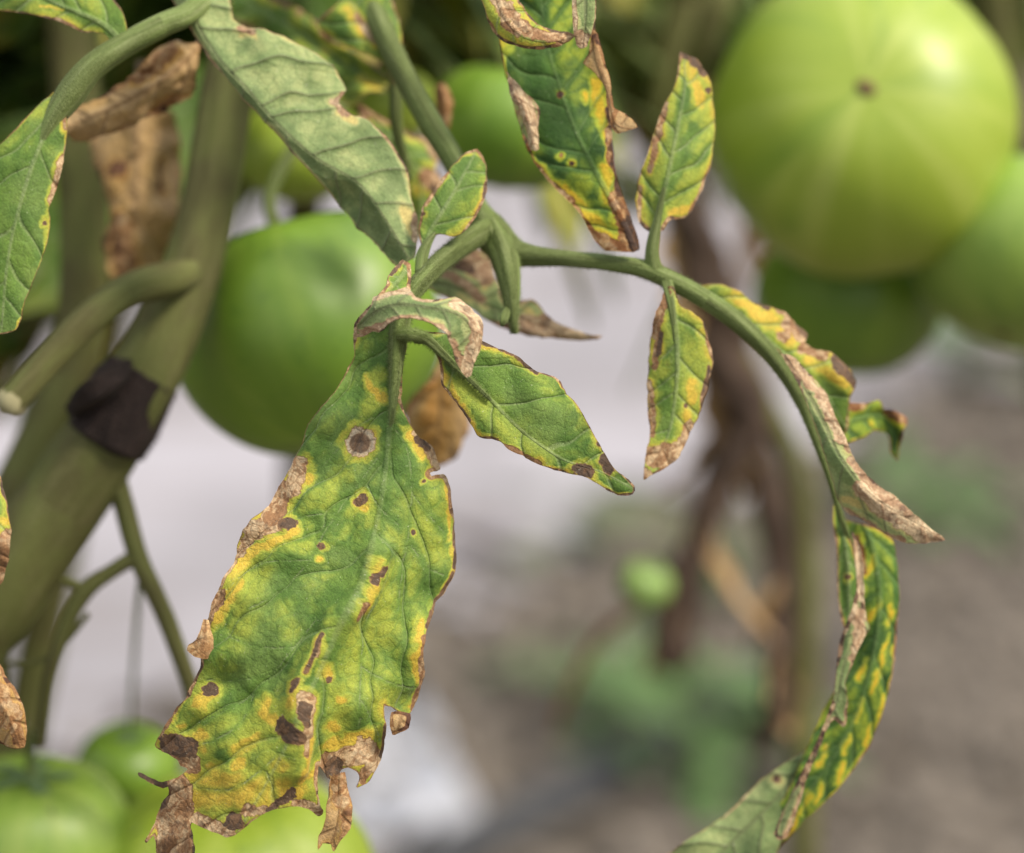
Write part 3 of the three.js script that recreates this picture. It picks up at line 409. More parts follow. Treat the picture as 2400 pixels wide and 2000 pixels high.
  // C: green leaflet on the far side of the stalk
  F({ sd: 4, nu: 110, nv: 190, size: [768, 1280], rag: 2.2, chl: 0.3, edge: [5, 2], fold: [[0.25, 0.15], [-0.1, 0.35]], curl: [0.02, 0.25], wave: 0.7, rib: 0.22, spacing: 9, slant: 1.0, pucker: 0.55,
    outline: [[960, 770], [993, 776], [1038, 780], [1090, 790], [1130, 802], [1153, 814], [1201, 832], [1230, 852], [1257, 873], [1280, 880], [1298, 886], [1312, 899], [1318, 912], [1335, 932], [1356, 956], [1376, 988], [1390, 1015], [1409, 1048], [1424, 1076], [1439, 1100], [1466, 1120], [1487, 1140], [1484, 1159], [1446, 1160], [1409, 1139], [1380, 1122], [1350, 1112], [1300, 1100], [1264, 1086], [1225, 1068], [1194, 1052], [1175, 1034], [1156, 1030], [1127, 1023], [1112, 1000], [1097, 977], [1078, 950], [1060, 932], [1044, 912], [1038, 899], [1034, 870], [1030, 847], [1015, 817], [995, 808], [970, 804]],
    mid: [[940, 775, 4], [1000, 794, 3], [1052, 843, 2], [1104, 892, 1], [1153, 940, 0], [1208, 996, -1], [1268, 1044, -2], [1327, 1080, -3], [1413, 1108, -5], [1500, 1156, -6]],
    marks: [['k', 1130, 803, 1160, 815, 5], ['k', 1170, 819, 1202, 832, 5], ['k', 1212, 838, 1258, 874, 6], ['y', 1120, 806, 1200, 836, 10], ['y', 1042, 890, 1086, 955, 20], ['b', 1054, 925, 1070, 945, 8], ['k', 1080, 955, 1102, 985, 5], ['y', 1104, 985, 1125, 1015, 12], ['k', 1130, 1024, 1160, 1031, 5], ['b', 1165, 1036, 1262, 1082, 8], ['y', 1240, 1080, 1330, 1104, 9], ['k', 1354, 1102, 1378, 1106, 16], ['y', 1366, 1104, 34], ['k', 1420, 1082, 1428, 1098, 13], ['y', 1424, 1090, 26], ['k', 1405, 1040, 6], ['l', 1080, 900, 1280, 1070, 34], ['g', 1150, 870, 1290, 980, 50], ['g', 1060, 800, 1120, 840, 30]] });
  // D: small upright leaflet
  F({ sd: 5, nu: 60, nv: 100, size: [384, 640], rag: 2, chl: 0.3, edge: [12, 2], fold: [0.15, -0.3], curl: [0.2, 0], spacing: 6, wave: 0.5, outline: [[993, 592], [986, 570], [981, 540], [993, 489], [1010, 455], [1034, 425], [1056, 395], [1079, 370], [1100, 356], [1118, 350], [1130, 366], [1139, 389], [1141, 425], [1140, 450], [1132, 475], [1122, 498], [1111, 517], [1090, 542], [1066, 556], [1040, 550], [1020, 553], [1006, 580]], mid: [[993, 600, 12], [1008, 545, 13], [1035, 500, 13], [1070, 440, 14], [1100, 385, 16], [1122, 342, 18]], marks: [['k', 992, 505, 6], ['k', 1138, 430, 1134, 465, 4], ['b', 1000, 480, 1050, 405, 4], ['y', 1110, 515, 1128, 480, 12], ['g', 1030, 480, 1090, 420, 40]] });
  // F: leaflet scorched along both margins, rolled over at its end
  F({ sd: 6, pal: 'deep', nu: 100, nv: 180, size: [768, 1280], rag: 3, chl: 0.42, edge: [16, 6], fold: [0.25, 0.2], curl: [-0.1, -0.15], wave: 1, spacing: 6.5, pucker: 0.45, outline: [[1150, -40], [1162, 60], [1173, 105], [1185, 174], [1207, 256], [1222, 310], [1239, 357], [1276, 411], [1310, 450], [1340, 480], [1366, 510], [1386, 544], [1404, 572], [1422, 585], [1468, 593], [1499, 586], [1490, 545], [1477, 507], [1462, 470], [1450, 434], [1442, 390], [1438, 357], [1433, 300], [1431, 256], [1424, 210], [1413, 174], [1400, 130], [1395, 91], [1380, -40]], mid: [[1495, 600, 16], [1450, 500, 17], [1400, 410, 18], [1350, 310, 19], [1310, 200, 20], [1280, 90, 21], [1262, -50, 21]], marks: [['y', 1400, 190, 1425, 330, 26], ['y', 1350, 480, 1430, 560, 30], ['y', 1420, 400, 1430, 470, 22], ['y', 1320, 440, 1360, 490, 18], ['b', 1455, 470, 1480, 560, 26], ['k', 1470, 520, 1490, 575, 14], ['b', 1400, 560, 1480, 588, 14], ['k', 1445, 390, 1452, 450, 10], ['n', 1270, 400, 1340, 475, 8], ['b', 1345, 485, 1400, 560, 7], ['k', 1315, 225, 8], ['k', 1340, 385, 6], ['b', 1315, 364, 4], ['y', 1370, 230, 20], ['g', 1250, 150, 1300, 300, 60]] });
  F({ sd: 17, pal: 'under', nu: 40, nv: 90, size: [256, 640], rag: 3, edge: [4, 3], fold: [0.3, 0.3], outline: [[1184, 165], [1196, 178], [1222, 208], [1250, 232], [1266, 258], [1262, 300], [1264, 350], [1244, 350], [1226, 312], [1207, 256]], mid: [[1180, 150, 15], [1214, 225, 13], [1238, 280, 13], [1256, 360, 15]], marks: [['n', 1210, 200, 1255, 340, 26], ['b', 1240, 230, 1262, 340, 7]] }, 'curled_margin');
  F({ sd: 18, pal: 'top', nu: 50, nv: 110, size: [320, 768], rag: 2.5, chl: 0.5, edge: [10, 3], fold: [0.6, 0.7], outline: [[1115, -50], [1135, 10], [1157, 73], [1180, 92], [1203, 105], [1240, 112], [1271, 113], [1305, 108], [1331, 97], [1348, 84], [1330, 78], [1300, 74], [1275, 66], [1250, 48], [1225, 20], [1205, -10], [1195, -50]], mid: [[1155, -60, 10], [1180, 30, 8], [1225, 82, 7], [1285, 96, 7], [1355, 84, 9]], marks: [['n', 1150, -30, 1190, 38, 14], ['n', 1190, 20, 1240, 75, 15], ['b', 1230, 60, 1340, 86, 14], ['y', 1215, 90, 1300, 102, 10], ['b', 1185, 55, 1215, 80, 8]] }, 'curled_tip');
  F({ sd: 19, pal: 'under', nu: 40, nv: 60, size: [256, 384], rag: 2.5, chl: 0.2, edge: [4, 3], fold: [0.4, 0.4], outline: [[1343, -40], [1390, -40], [1397, 0], [1397, 40], [1388, 75], [1375, 108], [1362, 114], [1350, 104], [1343, 60]], mid: [[1368, -50, 8], [1372, 40, 7], [1364, 120, 8]], marks: [['n', 1350, 90, 1375, 100, 20], ['n', 1345, -20, 1347, 80, 6]] }, 'curled_tip');
  F({ sd: 20, pal: 'dead', nu: 40, nv: 90, size: [256, 512], rag: 3, fold: [0.4, 0.4], edge: [0, 3], outline: [[1388, 72], [1400, 80], [1412, 130], [1430, 190], [1437, 252], [1460, 268], [1480, 280], [1495, 299], [1478, 306], [1450, 314], [1434, 300], [1424, 240], [1416, 200], [1396, 172], [1372, 154], [1366, 148], [1382, 120]], mid: [[1392, 60, 14], [1402, 140, 13], [1428, 220, 13], [1445, 290, 13], [1500, 305, 12]], marks: [['b', 1440, 260, 1446, 310, 5]] }, 'curled_margin');
  // G, H: narrow yellowed leaflets above and below the fork
  F({ sd: 7, nu: 70, nv: 130, size: [448, 896], rag: 3, chl: 0.85, edge: [14, 3.5], fold: [0.2, 0.55], curl: [0.05, 0.15], wave: 0.6, spacing: 6, outline: [[1524, 545], [1510, 535], [1498, 525], [1492, 495], [1490, 463], [1500, 410], [1518, 360], [1536, 306], [1554, 257], [1572, 222], [1585, 190], [1590, 150], [1593, 122], [1612, 128], [1631, 139], [1652, 170], [1667, 206], [1672, 260], [1673, 309], [1668, 352], [1662, 391], [1645, 436], [1626, 473], [1617, 500], [1606, 509], [1590, 514], [1565, 516], [1552, 540]], mid: [[1532, 570, 17], [1548, 490, 18], [1568, 400, 18], [1588, 300, 19], [1605, 200, 21], [1600, 110, 23]], marks: [['y', 1610, 160, 1640, 240, 26], ['k', 1600, 125, 1650, 170, 10], ['b', 1562, 245, 1540, 330, 9], ['b', 1540, 330, 1525, 400, 7], ['k', 1658, 215, 8], ['y', 1570, 505, 1625, 480, 16], ['n', 1500, 520, 1500, 440, 5], ['b', 1660, 390, 1615, 500, 5], ['g', 1570, 430, 1620, 300, 22]] });
  F({ sd: 8, nu: 70, nv: 130, size: [448, 896], rag: 3.5, chl: 0.85, edge: [14, 4], fold: [0.25, 0.45], curl: [0.1, 0], wave: 0.6, spacing: 5.5, outline: [[1562, 672], [1551, 701], [1540, 730], [1532, 756], [1526, 800], [1523, 847], [1520, 900], [1518, 961], [1524, 1000], [1523, 1030], [1512, 1075], [1508, 1124], [1530, 1112], [1556, 1100], [1587, 1076], [1602, 1044], [1619, 1012], [1632, 985], [1642, 961], [1652, 925], [1660, 893], [1667, 847], [1664, 810], [1656, 779], [1646, 756], [1633, 742], [1615, 728], [1596, 719], [1584, 690], [1578, 672]], mid: [[1571, 650, 16], [1580, 730, 15], [1588, 820, 15], [1585, 910, 15], [1566, 1020, 15], [1510, 1130, 14]], marks: [['b', 1556, 690, 1540, 780, 14], ['n', 1548, 700, 1538, 790, 8], ['b', 1545, 790, 1535, 860, 8], ['k', 1552, 780, 1546, 830, 5], ['b', 1523, 900, 1530, 1020, 7], ['n', 1530, 1070, 1590, 1062, 26], ['b', 1515, 1110, 14], ['n', 1615, 1000, 1595, 1050, 14], ['y', 1625, 900, 1605, 1000, 26], ['k', 1606, 950, 6], ['y', 1640, 780, 20], ['k', 1660, 860, 1645, 950, 4], ['g', 1560, 900, 1560, 1020, 18]] });
  // I: end leaflet twisted along the stalk
  F({ sd: 9, nu: 70, nv: 140, size: [448, 896], rag: 4, chl: 0.6, edge: [16, 5], fold: [0.2, 0.3], curl: [0.2, 0], wave: 1.2, spacing: 6, outline: [[1630, 672], [1670, 666], [1700, 672], [1740, 690], [1762, 710], [1790, 716], [1835, 733], [1862, 758], [1890, 788], [1882, 806], [1908, 818], [1950, 832], [1985, 862], [2005, 895], [1996, 918], [1990, 950], [1985, 1010], [1960, 1010], [1920, 930], [1840, 850], [1770, 780], [1690, 720]], mid: [[1600, 660, 26], [1700, 722, 25], [1790, 790, 25], [1870, 860, 25], [1940, 930, 26], [1990, 1020, 28]], marks: [['y', 1720, 690, 1800, 760, 26], ['y', 1800, 740, 1850, 800, 30], ['b', 1850, 765, 1885, 795, 22], ['b', 1880, 820, 1930, 836, 16], ['k', 1770, 708, 1800, 722, 8], ['n', 1835, 790, 16], ['y', 1890, 850, 1970, 890, 24], ['k', 1960, 850, 1998, 895, 14], ['k', 1870, 770, 1890, 790, 8], ['g', 1930, 910, 1970, 960, 26]] });
  F({ sd: 10, pal: 'under', nu: 70, nv: 150, size: [448, 1024], rag: 3.5, chl: 0.4, edge: [6, 5], fold: [0.4, 0.5], wave: 1.2, spacing: 6, outline: [[1832, 828], [1850, 832], [1880, 856], [1920, 900], [1945, 940], [1960, 980], [1985, 1030], [2005, 1080], [2040, 1120], [2085, 1155], [2130, 1190], [2175, 1235], [2216, 1264], [2180, 1274], [2120, 1273], [2080, 1255], [2050, 1236], [2010, 1212], [1985, 1202], [1960, 1160], [1938, 1085], [1905, 985], [1872, 905]], mid: [[1820, 815, 17], [1880, 900, 16], [1930, 990, 14], [1975, 1080, 12], [2060, 1175, 12], [2225, 1270, 14]], marks: [['n', 1845, 835, 1950, 960, 14], ['n', 1930, 930, 1975, 1020, 24], ['b', 1950, 960, 1990, 1050, 10], ['b', 2000, 1080, 2120, 1190, 14], ['n', 2020, 1150, 2190, 1260, 26], ['b', 1990, 1205, 2110, 1268, 12], ['y', 1970, 1170, 2040, 1190, 20], ['b', 2120, 1200, 2210, 1262, 10], ['g', 1940, 1060, 1990, 1130, 18]] }, 'curled_margin');
  F({ sd: 21, pal: 'deep', nu: 36, nv: 60, size: [256, 256], rag: 4, chl: 0.4, edge: [10, 6], fold: [0.4, 0.4], wave: 2, outline: [[1975, 950], [2020, 945], [2060, 938], [2070, 958], [2095, 962], [2126, 980], [2118, 1010], [2112, 1045], [2104, 1082], [2086, 1062], [2082, 1020], [2050, 1008], [2010, 1030], [1975, 1040]], mid: [[1960, 1000, 30], [2020, 980, 34], [2080, 985, 38], [2110, 1090, 40]], marks: [['b', 2080, 965, 2118, 985, 12], ['y', 2040, 990, 14]] }, 'curled_tip');
  F({ sd: 11, pal: 'deep', nu: 90, nv: 180, size: [512, 1280], rag: 2.5, chl: 0.35, edge: [4, 1.5], fold: [0.2, 0.35], wave: 0.6, spacing: 7.5, slant: 1.3, mottle: 1.6, outline: [[1965, 1215], [2000, 1225], [2050, 1236], [2090, 1268], [2102, 1320], [2106, 1380], [2100, 1500], [2086, 1600], [2065, 1680], [2036, 1750], [1995, 1810], [1950, 1864], [1900, 1910], [1840, 1970], [1780, 2050], [1660, 2050], [1760, 1970], [1840, 1870], [1880, 1780], [1920, 1690], [1955, 1620], [1975, 1560], [1985, 1450], [1990, 1350], [1975, 1280]], mid: [[2010, 1190, 30], [2050, 1300, 28], [2062, 1420, 27], [2042, 1560, 27], [2000, 1690, 28], [1930, 1810, 29], [1830, 1930, 31], [1720, 2060, 33]], marks: [['b', 2010, 1260, 2025, 1340, 8], ['g', 2095, 1290, 2090, 1500, 14], ['l', 2057, 1410, 2041, 1454, 15], ['y', 2057, 1410, 2041, 1454, 9], ['l', 2091, 1419, 2075, 1463, 15], ['y', 2091, 1419, 2075, 1463, 9], ['l', 2086, 1482, 2070, 1526, 15], ['y', 2086, 1482, 2070, 1526, 9], ['l', 2032, 1550, 2016, 1594, 15], ['y', 2032, 1550, 2016, 1594, 9], ['l', 2061, 1579, 2045, 1623, 15], ['y', 2061, 1579, 2045, 1623, 9], ['l', 2023, 1643, 2007, 1687, 15], ['y', 2023, 1643, 2007, 1687, 9], ['l', 2071, 1628, 2055, 1672, 15], ['y', 2071, 1628, 2055, 1672, 9], ['l', 2042, 1701, 2026, 1745, 15], ['y', 2042, 1701, 2026, 1745, 9], ['l', 1974, 1793, 1958, 1837, 15], ['y', 1974, 1793, 1958, 1837, 9], ['l', 1935, 1754, 1919, 1798, 15], ['y', 1935, 1754, 1919, 1798, 9], ['l', 1925, 1837, 1909, 1881, 15], ['y', 1925, 1837, 1909, 1881, 9], ['l', 1993, 1723, 1977, 1767, 15], ['y', 1993, 1723, 1977, 1767, 9], ['l', 2047, 1303, 2031, 1347, 15], ['y', 2047, 1303, 2031, 1347, 9], ['l', 2068, 1538, 2052, 1582, 15], ['y', 2068, 1538, 2052, 1582, 9], ['l', 1898, 1858, 1882, 1902, 15], ['y', 1898, 1858, 1882, 1902, 9], ['l', 1868, 1908, 1852, 1952, 15], ['y', 1868, 1908, 1852, 1952, 9]] });
  F({ sd: 12, pal: 'top', nu: 36, nv: 80, size: [256, 512], rag: 2, chl: 0.3, edge: [3, 2], fold: [0.2, 0.2], outline: [[1955, 1180], [1985, 1235], [2004, 1310], [2012, 1400], [2000, 1460], [1985, 1484], [1972, 1455], [1963, 1400], [1962, 1300], [1952, 1220]], mid: [[1960, 1160, 26], [1985, 1300, 25], [1990, 1400, 25], [1988, 1495, 25]], marks: [['k', 1988, 1350, 7]] }, 'curled_margin');
  F({ sd: 13, pal: 'under', nu: 44, nv: 150, size: [256, 1024], rag: 3, chl: 0.2, edge: [5, 5], fold: [0.35, 0.35], wave: 0.6, outline: [[1998, 1245], [2012, 1270], [2024, 1330], [2026, 1400], [2030, 1440], [2038, 1472], [2024, 1500], [2008, 1530], [1992, 1570], [1982, 1600], [1988, 1650], [1980, 1704], [1960, 1690], [1946, 1694], [1920, 1754], [1890, 1832], [1862, 1930], [1846, 1962], [1826, 1970], [1812, 1955], [1840, 1890], [1870, 1828], [1898, 1772], [1922, 1722], [1940, 1676], [1952, 1636], [1962, 1560], [1966, 1514], [1980, 1470], [1996, 1430], [2008, 1380], [2004, 1300]], mid: [[2000, 1225, 23], [2016, 1350, 21], [2010, 1460, 20], [1975, 1570, 20], [1955, 1660, 21], [1900, 1780, 22], [1820, 1985, 24]], marks: [['n', 2010, 1290, 2022, 1400, 12], ['n', 2020, 1440, 2010, 1520, 16], ['b', 2020, 1490, 2000, 1540, 10], ['b', 1975, 1700, 8], ['b', 1890, 1830, 1840, 1960, 6]] }, 'curled_margin');
  F({ sd: 22, pal: 'under', nu: 70, nv: 90, size: [384, 512], rag: 2.5, chl: 0.25, edge: [6, 1.5], fold: [0.15, 0.15], outline: [[1908, 1750], [1870, 1770], [1791, 1820], [1750, 1860], [1709, 1903], [1650, 1945], [1587, 1985], [1520, 2050], [1780, 2060], [1830, 1975], [1869, 1860], [1900, 1790]], mid: [[1925, 1730, 32], [1820, 1870, 31], [1700, 1990, 30], [1640, 2070, 30]], marks: [['k', 1820, 1828, 9], ['y', 1820, 1828, 26]] }, 'curled_margin');
  // Q: leaflet drooping behind the fork
  F({ sd: 23, pal: 'under', nu: 70, nv: 120, size: [448, 768], rag: 3.5, chl: 0.5, edge: [10, 5], fold: [0.3, 0.4], wave: 1.5, outline: [[993, 672], [1006, 650], [1023, 632], [1060, 613], [1085, 590], [1110, 578], [1149, 600], [1165, 660], [1190, 700], [1216, 704], [1246, 700], [1262, 712], [1272, 727], [1294, 750], [1340, 772], [1380, 784], [1414, 788], [1380, 798], [1320, 796], [1270, 792], [1220, 784], [1156, 760], [1097, 722], [1050, 700]], mid: [[980, 662, 36], [1060, 672, 36], [1150, 720, 36], [1250, 758, 34], [1330, 780, 33], [1425, 792, 32]], marks: [['b', 1090, 600, 1140, 640, 34], ['y', 1100, 640, 1140, 665, 22], ['k', 1060, 618, 1100, 630, 12], ['b', 1040, 640, 1130, 700, 12], ['y', 1080, 690, 1140, 720, 14], ['y', 1225, 715, 1250, 735, 18], ['n', 1230, 760, 1400, 790, 30], ['b', 1270, 740, 1330, 775, 10]] });

  // the compound leaf at upper left: stalk and three leaflets
  const leafB = T('compound_leaf', [[600, -140, 60, 30], [500, -20, 30, 28], [440, 34, 22, 27], [380, 60, 20, 28], [290, 108, 18, 29], [215, 160, 16, 31], [165, 222, 15, 34], [125, 280, 14, 24], [90, 350, 13, 12], [60, 440, 12, 5]], MS.near, { ridge: 0.09, ridges: 3, n: 80 });
  leafB.userData.label = 'upright compound leaf, greener than the others, with thin yellow margins';
  const H = (s, n) => leaf(leafB, plant, s, n);
  H({ sd: 31, pal: 'under', nu: 120, nv: 200, size: [768, 1280], rag: 2.5, chl: 0.15, edge: [6, 2], fold: [0.25, 0.8], curl: [0.25, 0.1], wave: 0.8, spacing: 8, slant: 0.6, pucker: 0.7, rib: 0.25, vcol: 1.6, outline: [[385, -60], [405, 10], [430, 50], [471, 114], [526, 183], [594, 261], [663, 334], [731, 411], [793, 480], [837, 535], [892, 590], [930, 628], [970, 604], [979, 560], [979, 512], [966, 470], [963, 440], [960, 411], [952, 390], [942, 370], [920, 335], [897, 311], [870, 282], [851, 272], [830, 268], [812, 256], [798, 244], [796, 228], [811, 212], [808, 196], [796, 172], [782, 155], [746, 123], [700, 100], [660, 78], [620, 66], [580, 62], [548, 40], [520, -60]], mid: [[425, -80, 24], [455, 40, 22], [510, 135, 20], [575, 205, 18], [650, 290, 17], [740, 370, 16], [840, 430, 16], [900, 510, 15], [960, 610, 14]], marks: [['b', 560, 66, 595, 76, 8], ['y', 550, 75, 600, 85, 14], ['b', 800, 225, 820, 250, 14], ['y', 790, 250, 830, 280, 24], ['n', 790, 235, 812, 262, 16], ['y', 945, 480, 970, 540, 22], ['n', 972, 500, 976, 560, 8], ['y', 960, 410, 10]] });
  H({ sd: 32, nu: 90, nv: 150, size: [640, 1024], rag: 2.2, chl: 0.08, edge: [9, 1.5], fold: [0.15, 0.3], wave: 0.7, spacing: 9, slant: 1.1, pucker: 0.5, rib: 0.25, outline: [[153, 222], [158, 274], [152, 330], [147, 380], [133, 439], [122, 470], [112, 494], [119, 512], [110, 571], [91, 626], [72, 680], [59, 709], [50, 750], [38, 772], [9, 783], [-40, 775], [-140, 600], [-90, 430], [0, 345], [41, 305], [91, 247], [130, 215]], mid: [[165, 200, 16], [112, 300, 13], [62, 430, 11], [20, 600, 10], [2, 800, 10]], marks: [['b', 151, 230, 150, 300, 4], ['n', 146, 370, 120, 480, 8], ['k', 102, 525, 6], ['y', 96, 515, 14], ['g', 60, 400, 20, 650, 70]] });
  H({ sd: 33, nu: 80, nv: 100, size: [512, 512], rag: 2.2, chl: 0.35, edge: [9, 2.5], fold: [0.2, 0.2], wave: 0.6, outline: [[-60, -80], [-60, 14], [40, 28], [85, 37], [130, 48], [165, 62], [195, 76], [222, 74], [245, 80], [262, 100], [285, 112], [300, 96], [298, 70], [288, 30], [262, -10], [240, -80]], mid: [[300, 112, 18], [240, 56, 18], [150, 16, 19], [20, -40, 20], [-70, -70, 22]], marks: [['k', 100, 42, 130, 50, 5], ['y', 96, 16, 148, 26, 6], ['g', 260, 20, 270, 70, 30]] });
  // dried leaves caught below it
  const dryA = T('dry_leaf', [[540, 60, 60, 14], [500, 80, 48, 11], [462, 106, 42, 9], [400, 160, 40, 6], [300, 230, 38, 4]], MS.dry, { n: 30, m: 12 });
  dryA.userData.label = 'shrivelled tan leaf hanging beside the thick stem';
  const D = (p, s, n) => leaf(p, plant, { pal: 'dead', edge: [0, 4], rag: 4, wave: 2.5, crump: 1.1, ...s }, n);
  D(dryA, { sd: 41, nu: 70, nv: 120, size: [448, 768], fold: [0.6, 0.5], curl: [0.3, 0.3], spacing: 9, pucker: 0.35, outline: [[155, 312], [152, 285], [165, 258], [230, 232], [280, 200], [320, 165], [370, 115], [402, 94], [440, 100], [470, 104], [462, 160], [455, 220], [432, 238], [380, 262], [340, 276], [280, 302], [230, 322], [188, 330]], mid: [[480, 90, 40], [430, 150, 38], [360, 200, 36], [270, 250, 35], [140, 305, 36]], marks: [['b', 375, 255, 420, 240, 18], ['k', 380, 258, 8], ['b', 320, 180, 400, 120, 20]] }, 'leaf_blade');
  const dryB = T('dry_leaf', [[330, 150, 90, 12], [325, 230, 84, 10], [322, 330, 80, 8], [315, 480, 80, 5], [300, 620, 80, 3]], MS.dry, { n: 30, m: 12 });
  dryB.userData.label = 'long brown withered leaf hanging between the two stems';
  D(dryB, { sd: 42, nu: 60, nv: 110, size: [384, 512], fold: [0.7, 0.7], curl: [0.2, 0.2], pucker: 0.35, spacing: 10, outline: [[215, 270], [300, 250], [400, 262], [425, 360], [418, 450], [408, 520], [385, 580], [360, 640], [300, 668], [258, 650], [246, 570], [262, 500], [240, 420], [214, 350]], mid: [[310, 230, 80], [322, 340, 78], [318, 460, 78], [300, 580, 80], [295, 690, 82]], marks: [['k', 275, 395, 24], ['k', 370, 380, 375, 440, 10], ['b', 280, 520, 300, 640, 30], ['k', 275, 580, 12]] }, 'leaf_blade');
  // broad dark leaves behind the fork
  const leafC = T('compound_leaf', [[640, -200, 72, 24], [760, -90, 60, 22], [850, -10, 50, 20], [900, 90, 46, 18], [925, 190, 45, 16], [930, 300, 48, 14], [960, 420, 54, 10]], MS.near, { n: 60 });
  leafC.userData.label = 'dark green compound leaf blotched yellow behind the forked stalk';
  const K = s => leaf(leafC, plant, s);
  K({ sd: 51, nu: 60, nv: 80, size: [384, 512], chl: 0.25, edge: [6, 2], fold: [0.3, 0.3], outline: [[746, 52], [790, 10], [830, -30], [905, -30], [928, 30], [942, 90], [932, 140], [940, 198], [920, 192], [901, 150], [870, 132], [837, 120], [782, 98]], mid: [[930, 205, 42], [900, 120, 40], [850, 50, 40], [800, -30, 42]], marks: [['y', 815, 20, 880, 100, 24], ['n', 840, 40, 875, 95, 8]] });
  K({ sd: 52, nu: 60, nv: 80, size: [320, 384], chl: 0.5, edge: [12, 5], fold: [0.3, 0.3], wave: 2, outline: [[560, -40], [700, 20], [800, 100], [870, 150], [918, 190], [900, 218], [862, 218], [835, 250], [800, 240], [740, 190], [660, 110], [540, 40]], mid: [[930, 215, 62], [840, 170, 64], [720, 90, 66], [540, -20, 70]], marks: [['y', 850, 190, 900, 205, 22], ['y', 760, 120, 22], ['b', 700, 30, 12]] });
  K({ sd: 53, nu: 60, nv: 90, size: [320, 448], chl: 0.45, edge: [14, 6], fold: [0.3, 0.3], wave: 2, outline: [[838, 240], [880, 268], [930, 298], [975, 318], [1005, 332], [1026, 372], [1016, 398], [1036, 420], [1030, 455], [1000, 500], [985, 560], [960, 560], [955, 480], [940, 400], [890, 330], [845, 280]], mid: [[830, 230, 56], [920, 330, 56], [985, 420, 56], [980, 570, 58]], marks: [['y', 975, 440, 1020, 450, 22], ['b', 1000, 415, 1030, 440, 20], ['k', 1010, 440, 12], ['k', 950, 300, 975, 322, 12], ['b', 1020, 375, 10]] });
  K({ sd: 54, pal: 'dead', nu: 40, nv: 50, size: [192, 256], fold: [0.4, 0.4], outline: [[1022, 205], [1040, 195], [1062, 232], [1058, 270], [1048, 310], [1032, 300], [1024, 260]], mid: [[1030, 185, 60], [1045, 250, 60], [1042, 320, 62]], marks: [['b', 1040, 200, 1045, 300, 30]] });
  // orange leaf behind the big leaflet
  const dryC = T('dry_leaf', [[1100, 600, 40, 10], [1075, 720, 52, 9], [1050, 830, 60, 8], [1030, 930, 62, 6], [1010, 1060, 62, 3]], MS.dry, { n: 30, m: 12 });
  dryC.userData.label = 'orange brown dead leaflet hanging behind the large mottled leaflet';
  D(dryC, { sd: 43, nu: 50, nv: 70, size: [256, 320], fold: [0.6, 0.5], outline: [[1050, 800], [1080, 860], [1096, 940], [1090, 1010], [1064, 1066], [1024, 1092], [985, 1064], [955, 1000], [950, 950], [985, 915], [1020, 870]], mid: [[1050, 790, 60], [1035, 900, 58], [1030, 1000, 58], [1015, 1100, 60]], marks: [['y', 1030, 920, 1010, 1040, 60]] }, 'leaf_blade');
  // leaf ends showing at the left
  const leafD = T('compound_leaf', [[-40, 1000, 66, 16], [-60, 1150, 20, 14], [-70, 1300, -5, 12], [-66, 1500, -8, 9], [-40, 1640, -6, 5]], MS.near, { n: 40 });
  leafD.userData.label = 'leaf with green and dead brown leaflets below the cut side shoot';
  leaf(leafD, plant, { sd: 61, pal: 'top', nu: 50, nv: 90, size: [256, 448], chl: 0.3, edge: [10, 5], fold: [0.3, 0.3], outline: [[-70, 1110], [-20, 1090], [2, 1125], [16, 1185], [26, 1240], [20, 1300], [6, 1360], [-20, 1395], [-60, 1390], [-100, 1250]], mid: [[-50, 1090, -4], [-40, 1200, -8], [-35, 1300, -8], [-20, 1400, -6]], marks: [['b', 20, 1250, 8, 1350, 14], ['n', 14, 1300, 10], ['y', 10, 1220, 18]] });
  leaf(leafD, plant, { sd: 62, pal: 'dead', nu: 50, nv: 80, size: [320, 448], edge: [0, 3], rag: 3, fold: [0.4, 0.4], outline: [[-80, 1520], [-30, 1540], [0, 1560], [16, 1590], [32, 1612], [48, 1645], [58, 1672], [62, 1712], [56, 1752], [40, 1756], [10, 1742], [-30, 1720], [-90, 1650]], mid: [[-80, 1570, -5], [-20, 1620, -7], [20, 1680, -7], [52, 1765, -5]], marks: [['n', 0, 1620, 10, 1690, 20], ['b', 30, 1660, 45, 1740, 14]] });
}
// dark tie round the thick stem
{
  const t = thing('stem_tie', 'dark brown fibrous tie wrapped around the thick green stem', 'tie', P(300, 920, 64));
  const fib = tex(256, 256, (u, v) => { const a = fbm(u * 60, v * 14, 3), b = noise(u * 200, v * 200); const k = 0.7 + 0.5 * a + 0.2 * b; return [50 * k, 40 * k, 37 * k]; });
  const fb = tex(256, 256, (u, v) => { const h = 255 * (0.6 * fbm(u * 60, v * 12, 3) + 0.4 * noise(u * 160, v * 160)); return [h, h, h]; }, false);
  const m = new THREE.MeshStandardMaterial({ map: fib, bumpMap: fb, bumpScale: 0.0014, roughness: 0.95 });
  mesh('band', tube([[334, 876, 63, 86], [312, 915, 63, 91], [288, 955, 63, 95], [264, 1000, 63, 98], [246, 1034, 63, 98]], { n: 60, m: 70, ridge: 0.015, ridges: 13, wob: 0.13, sd: 3, hairs: 3000 }), m, t, t);
  mesh('knot', tube([[170, 960, 58, 18], [205, 930, 52, 30], [240, 905, 50, 34], [280, 880, 52, 26], [300, 850, 56, 12]], { n: 30, m: 30, ridge: 0.12, ridges: 5, wob: 0.25, sd: 6 }), m, t, t);
}
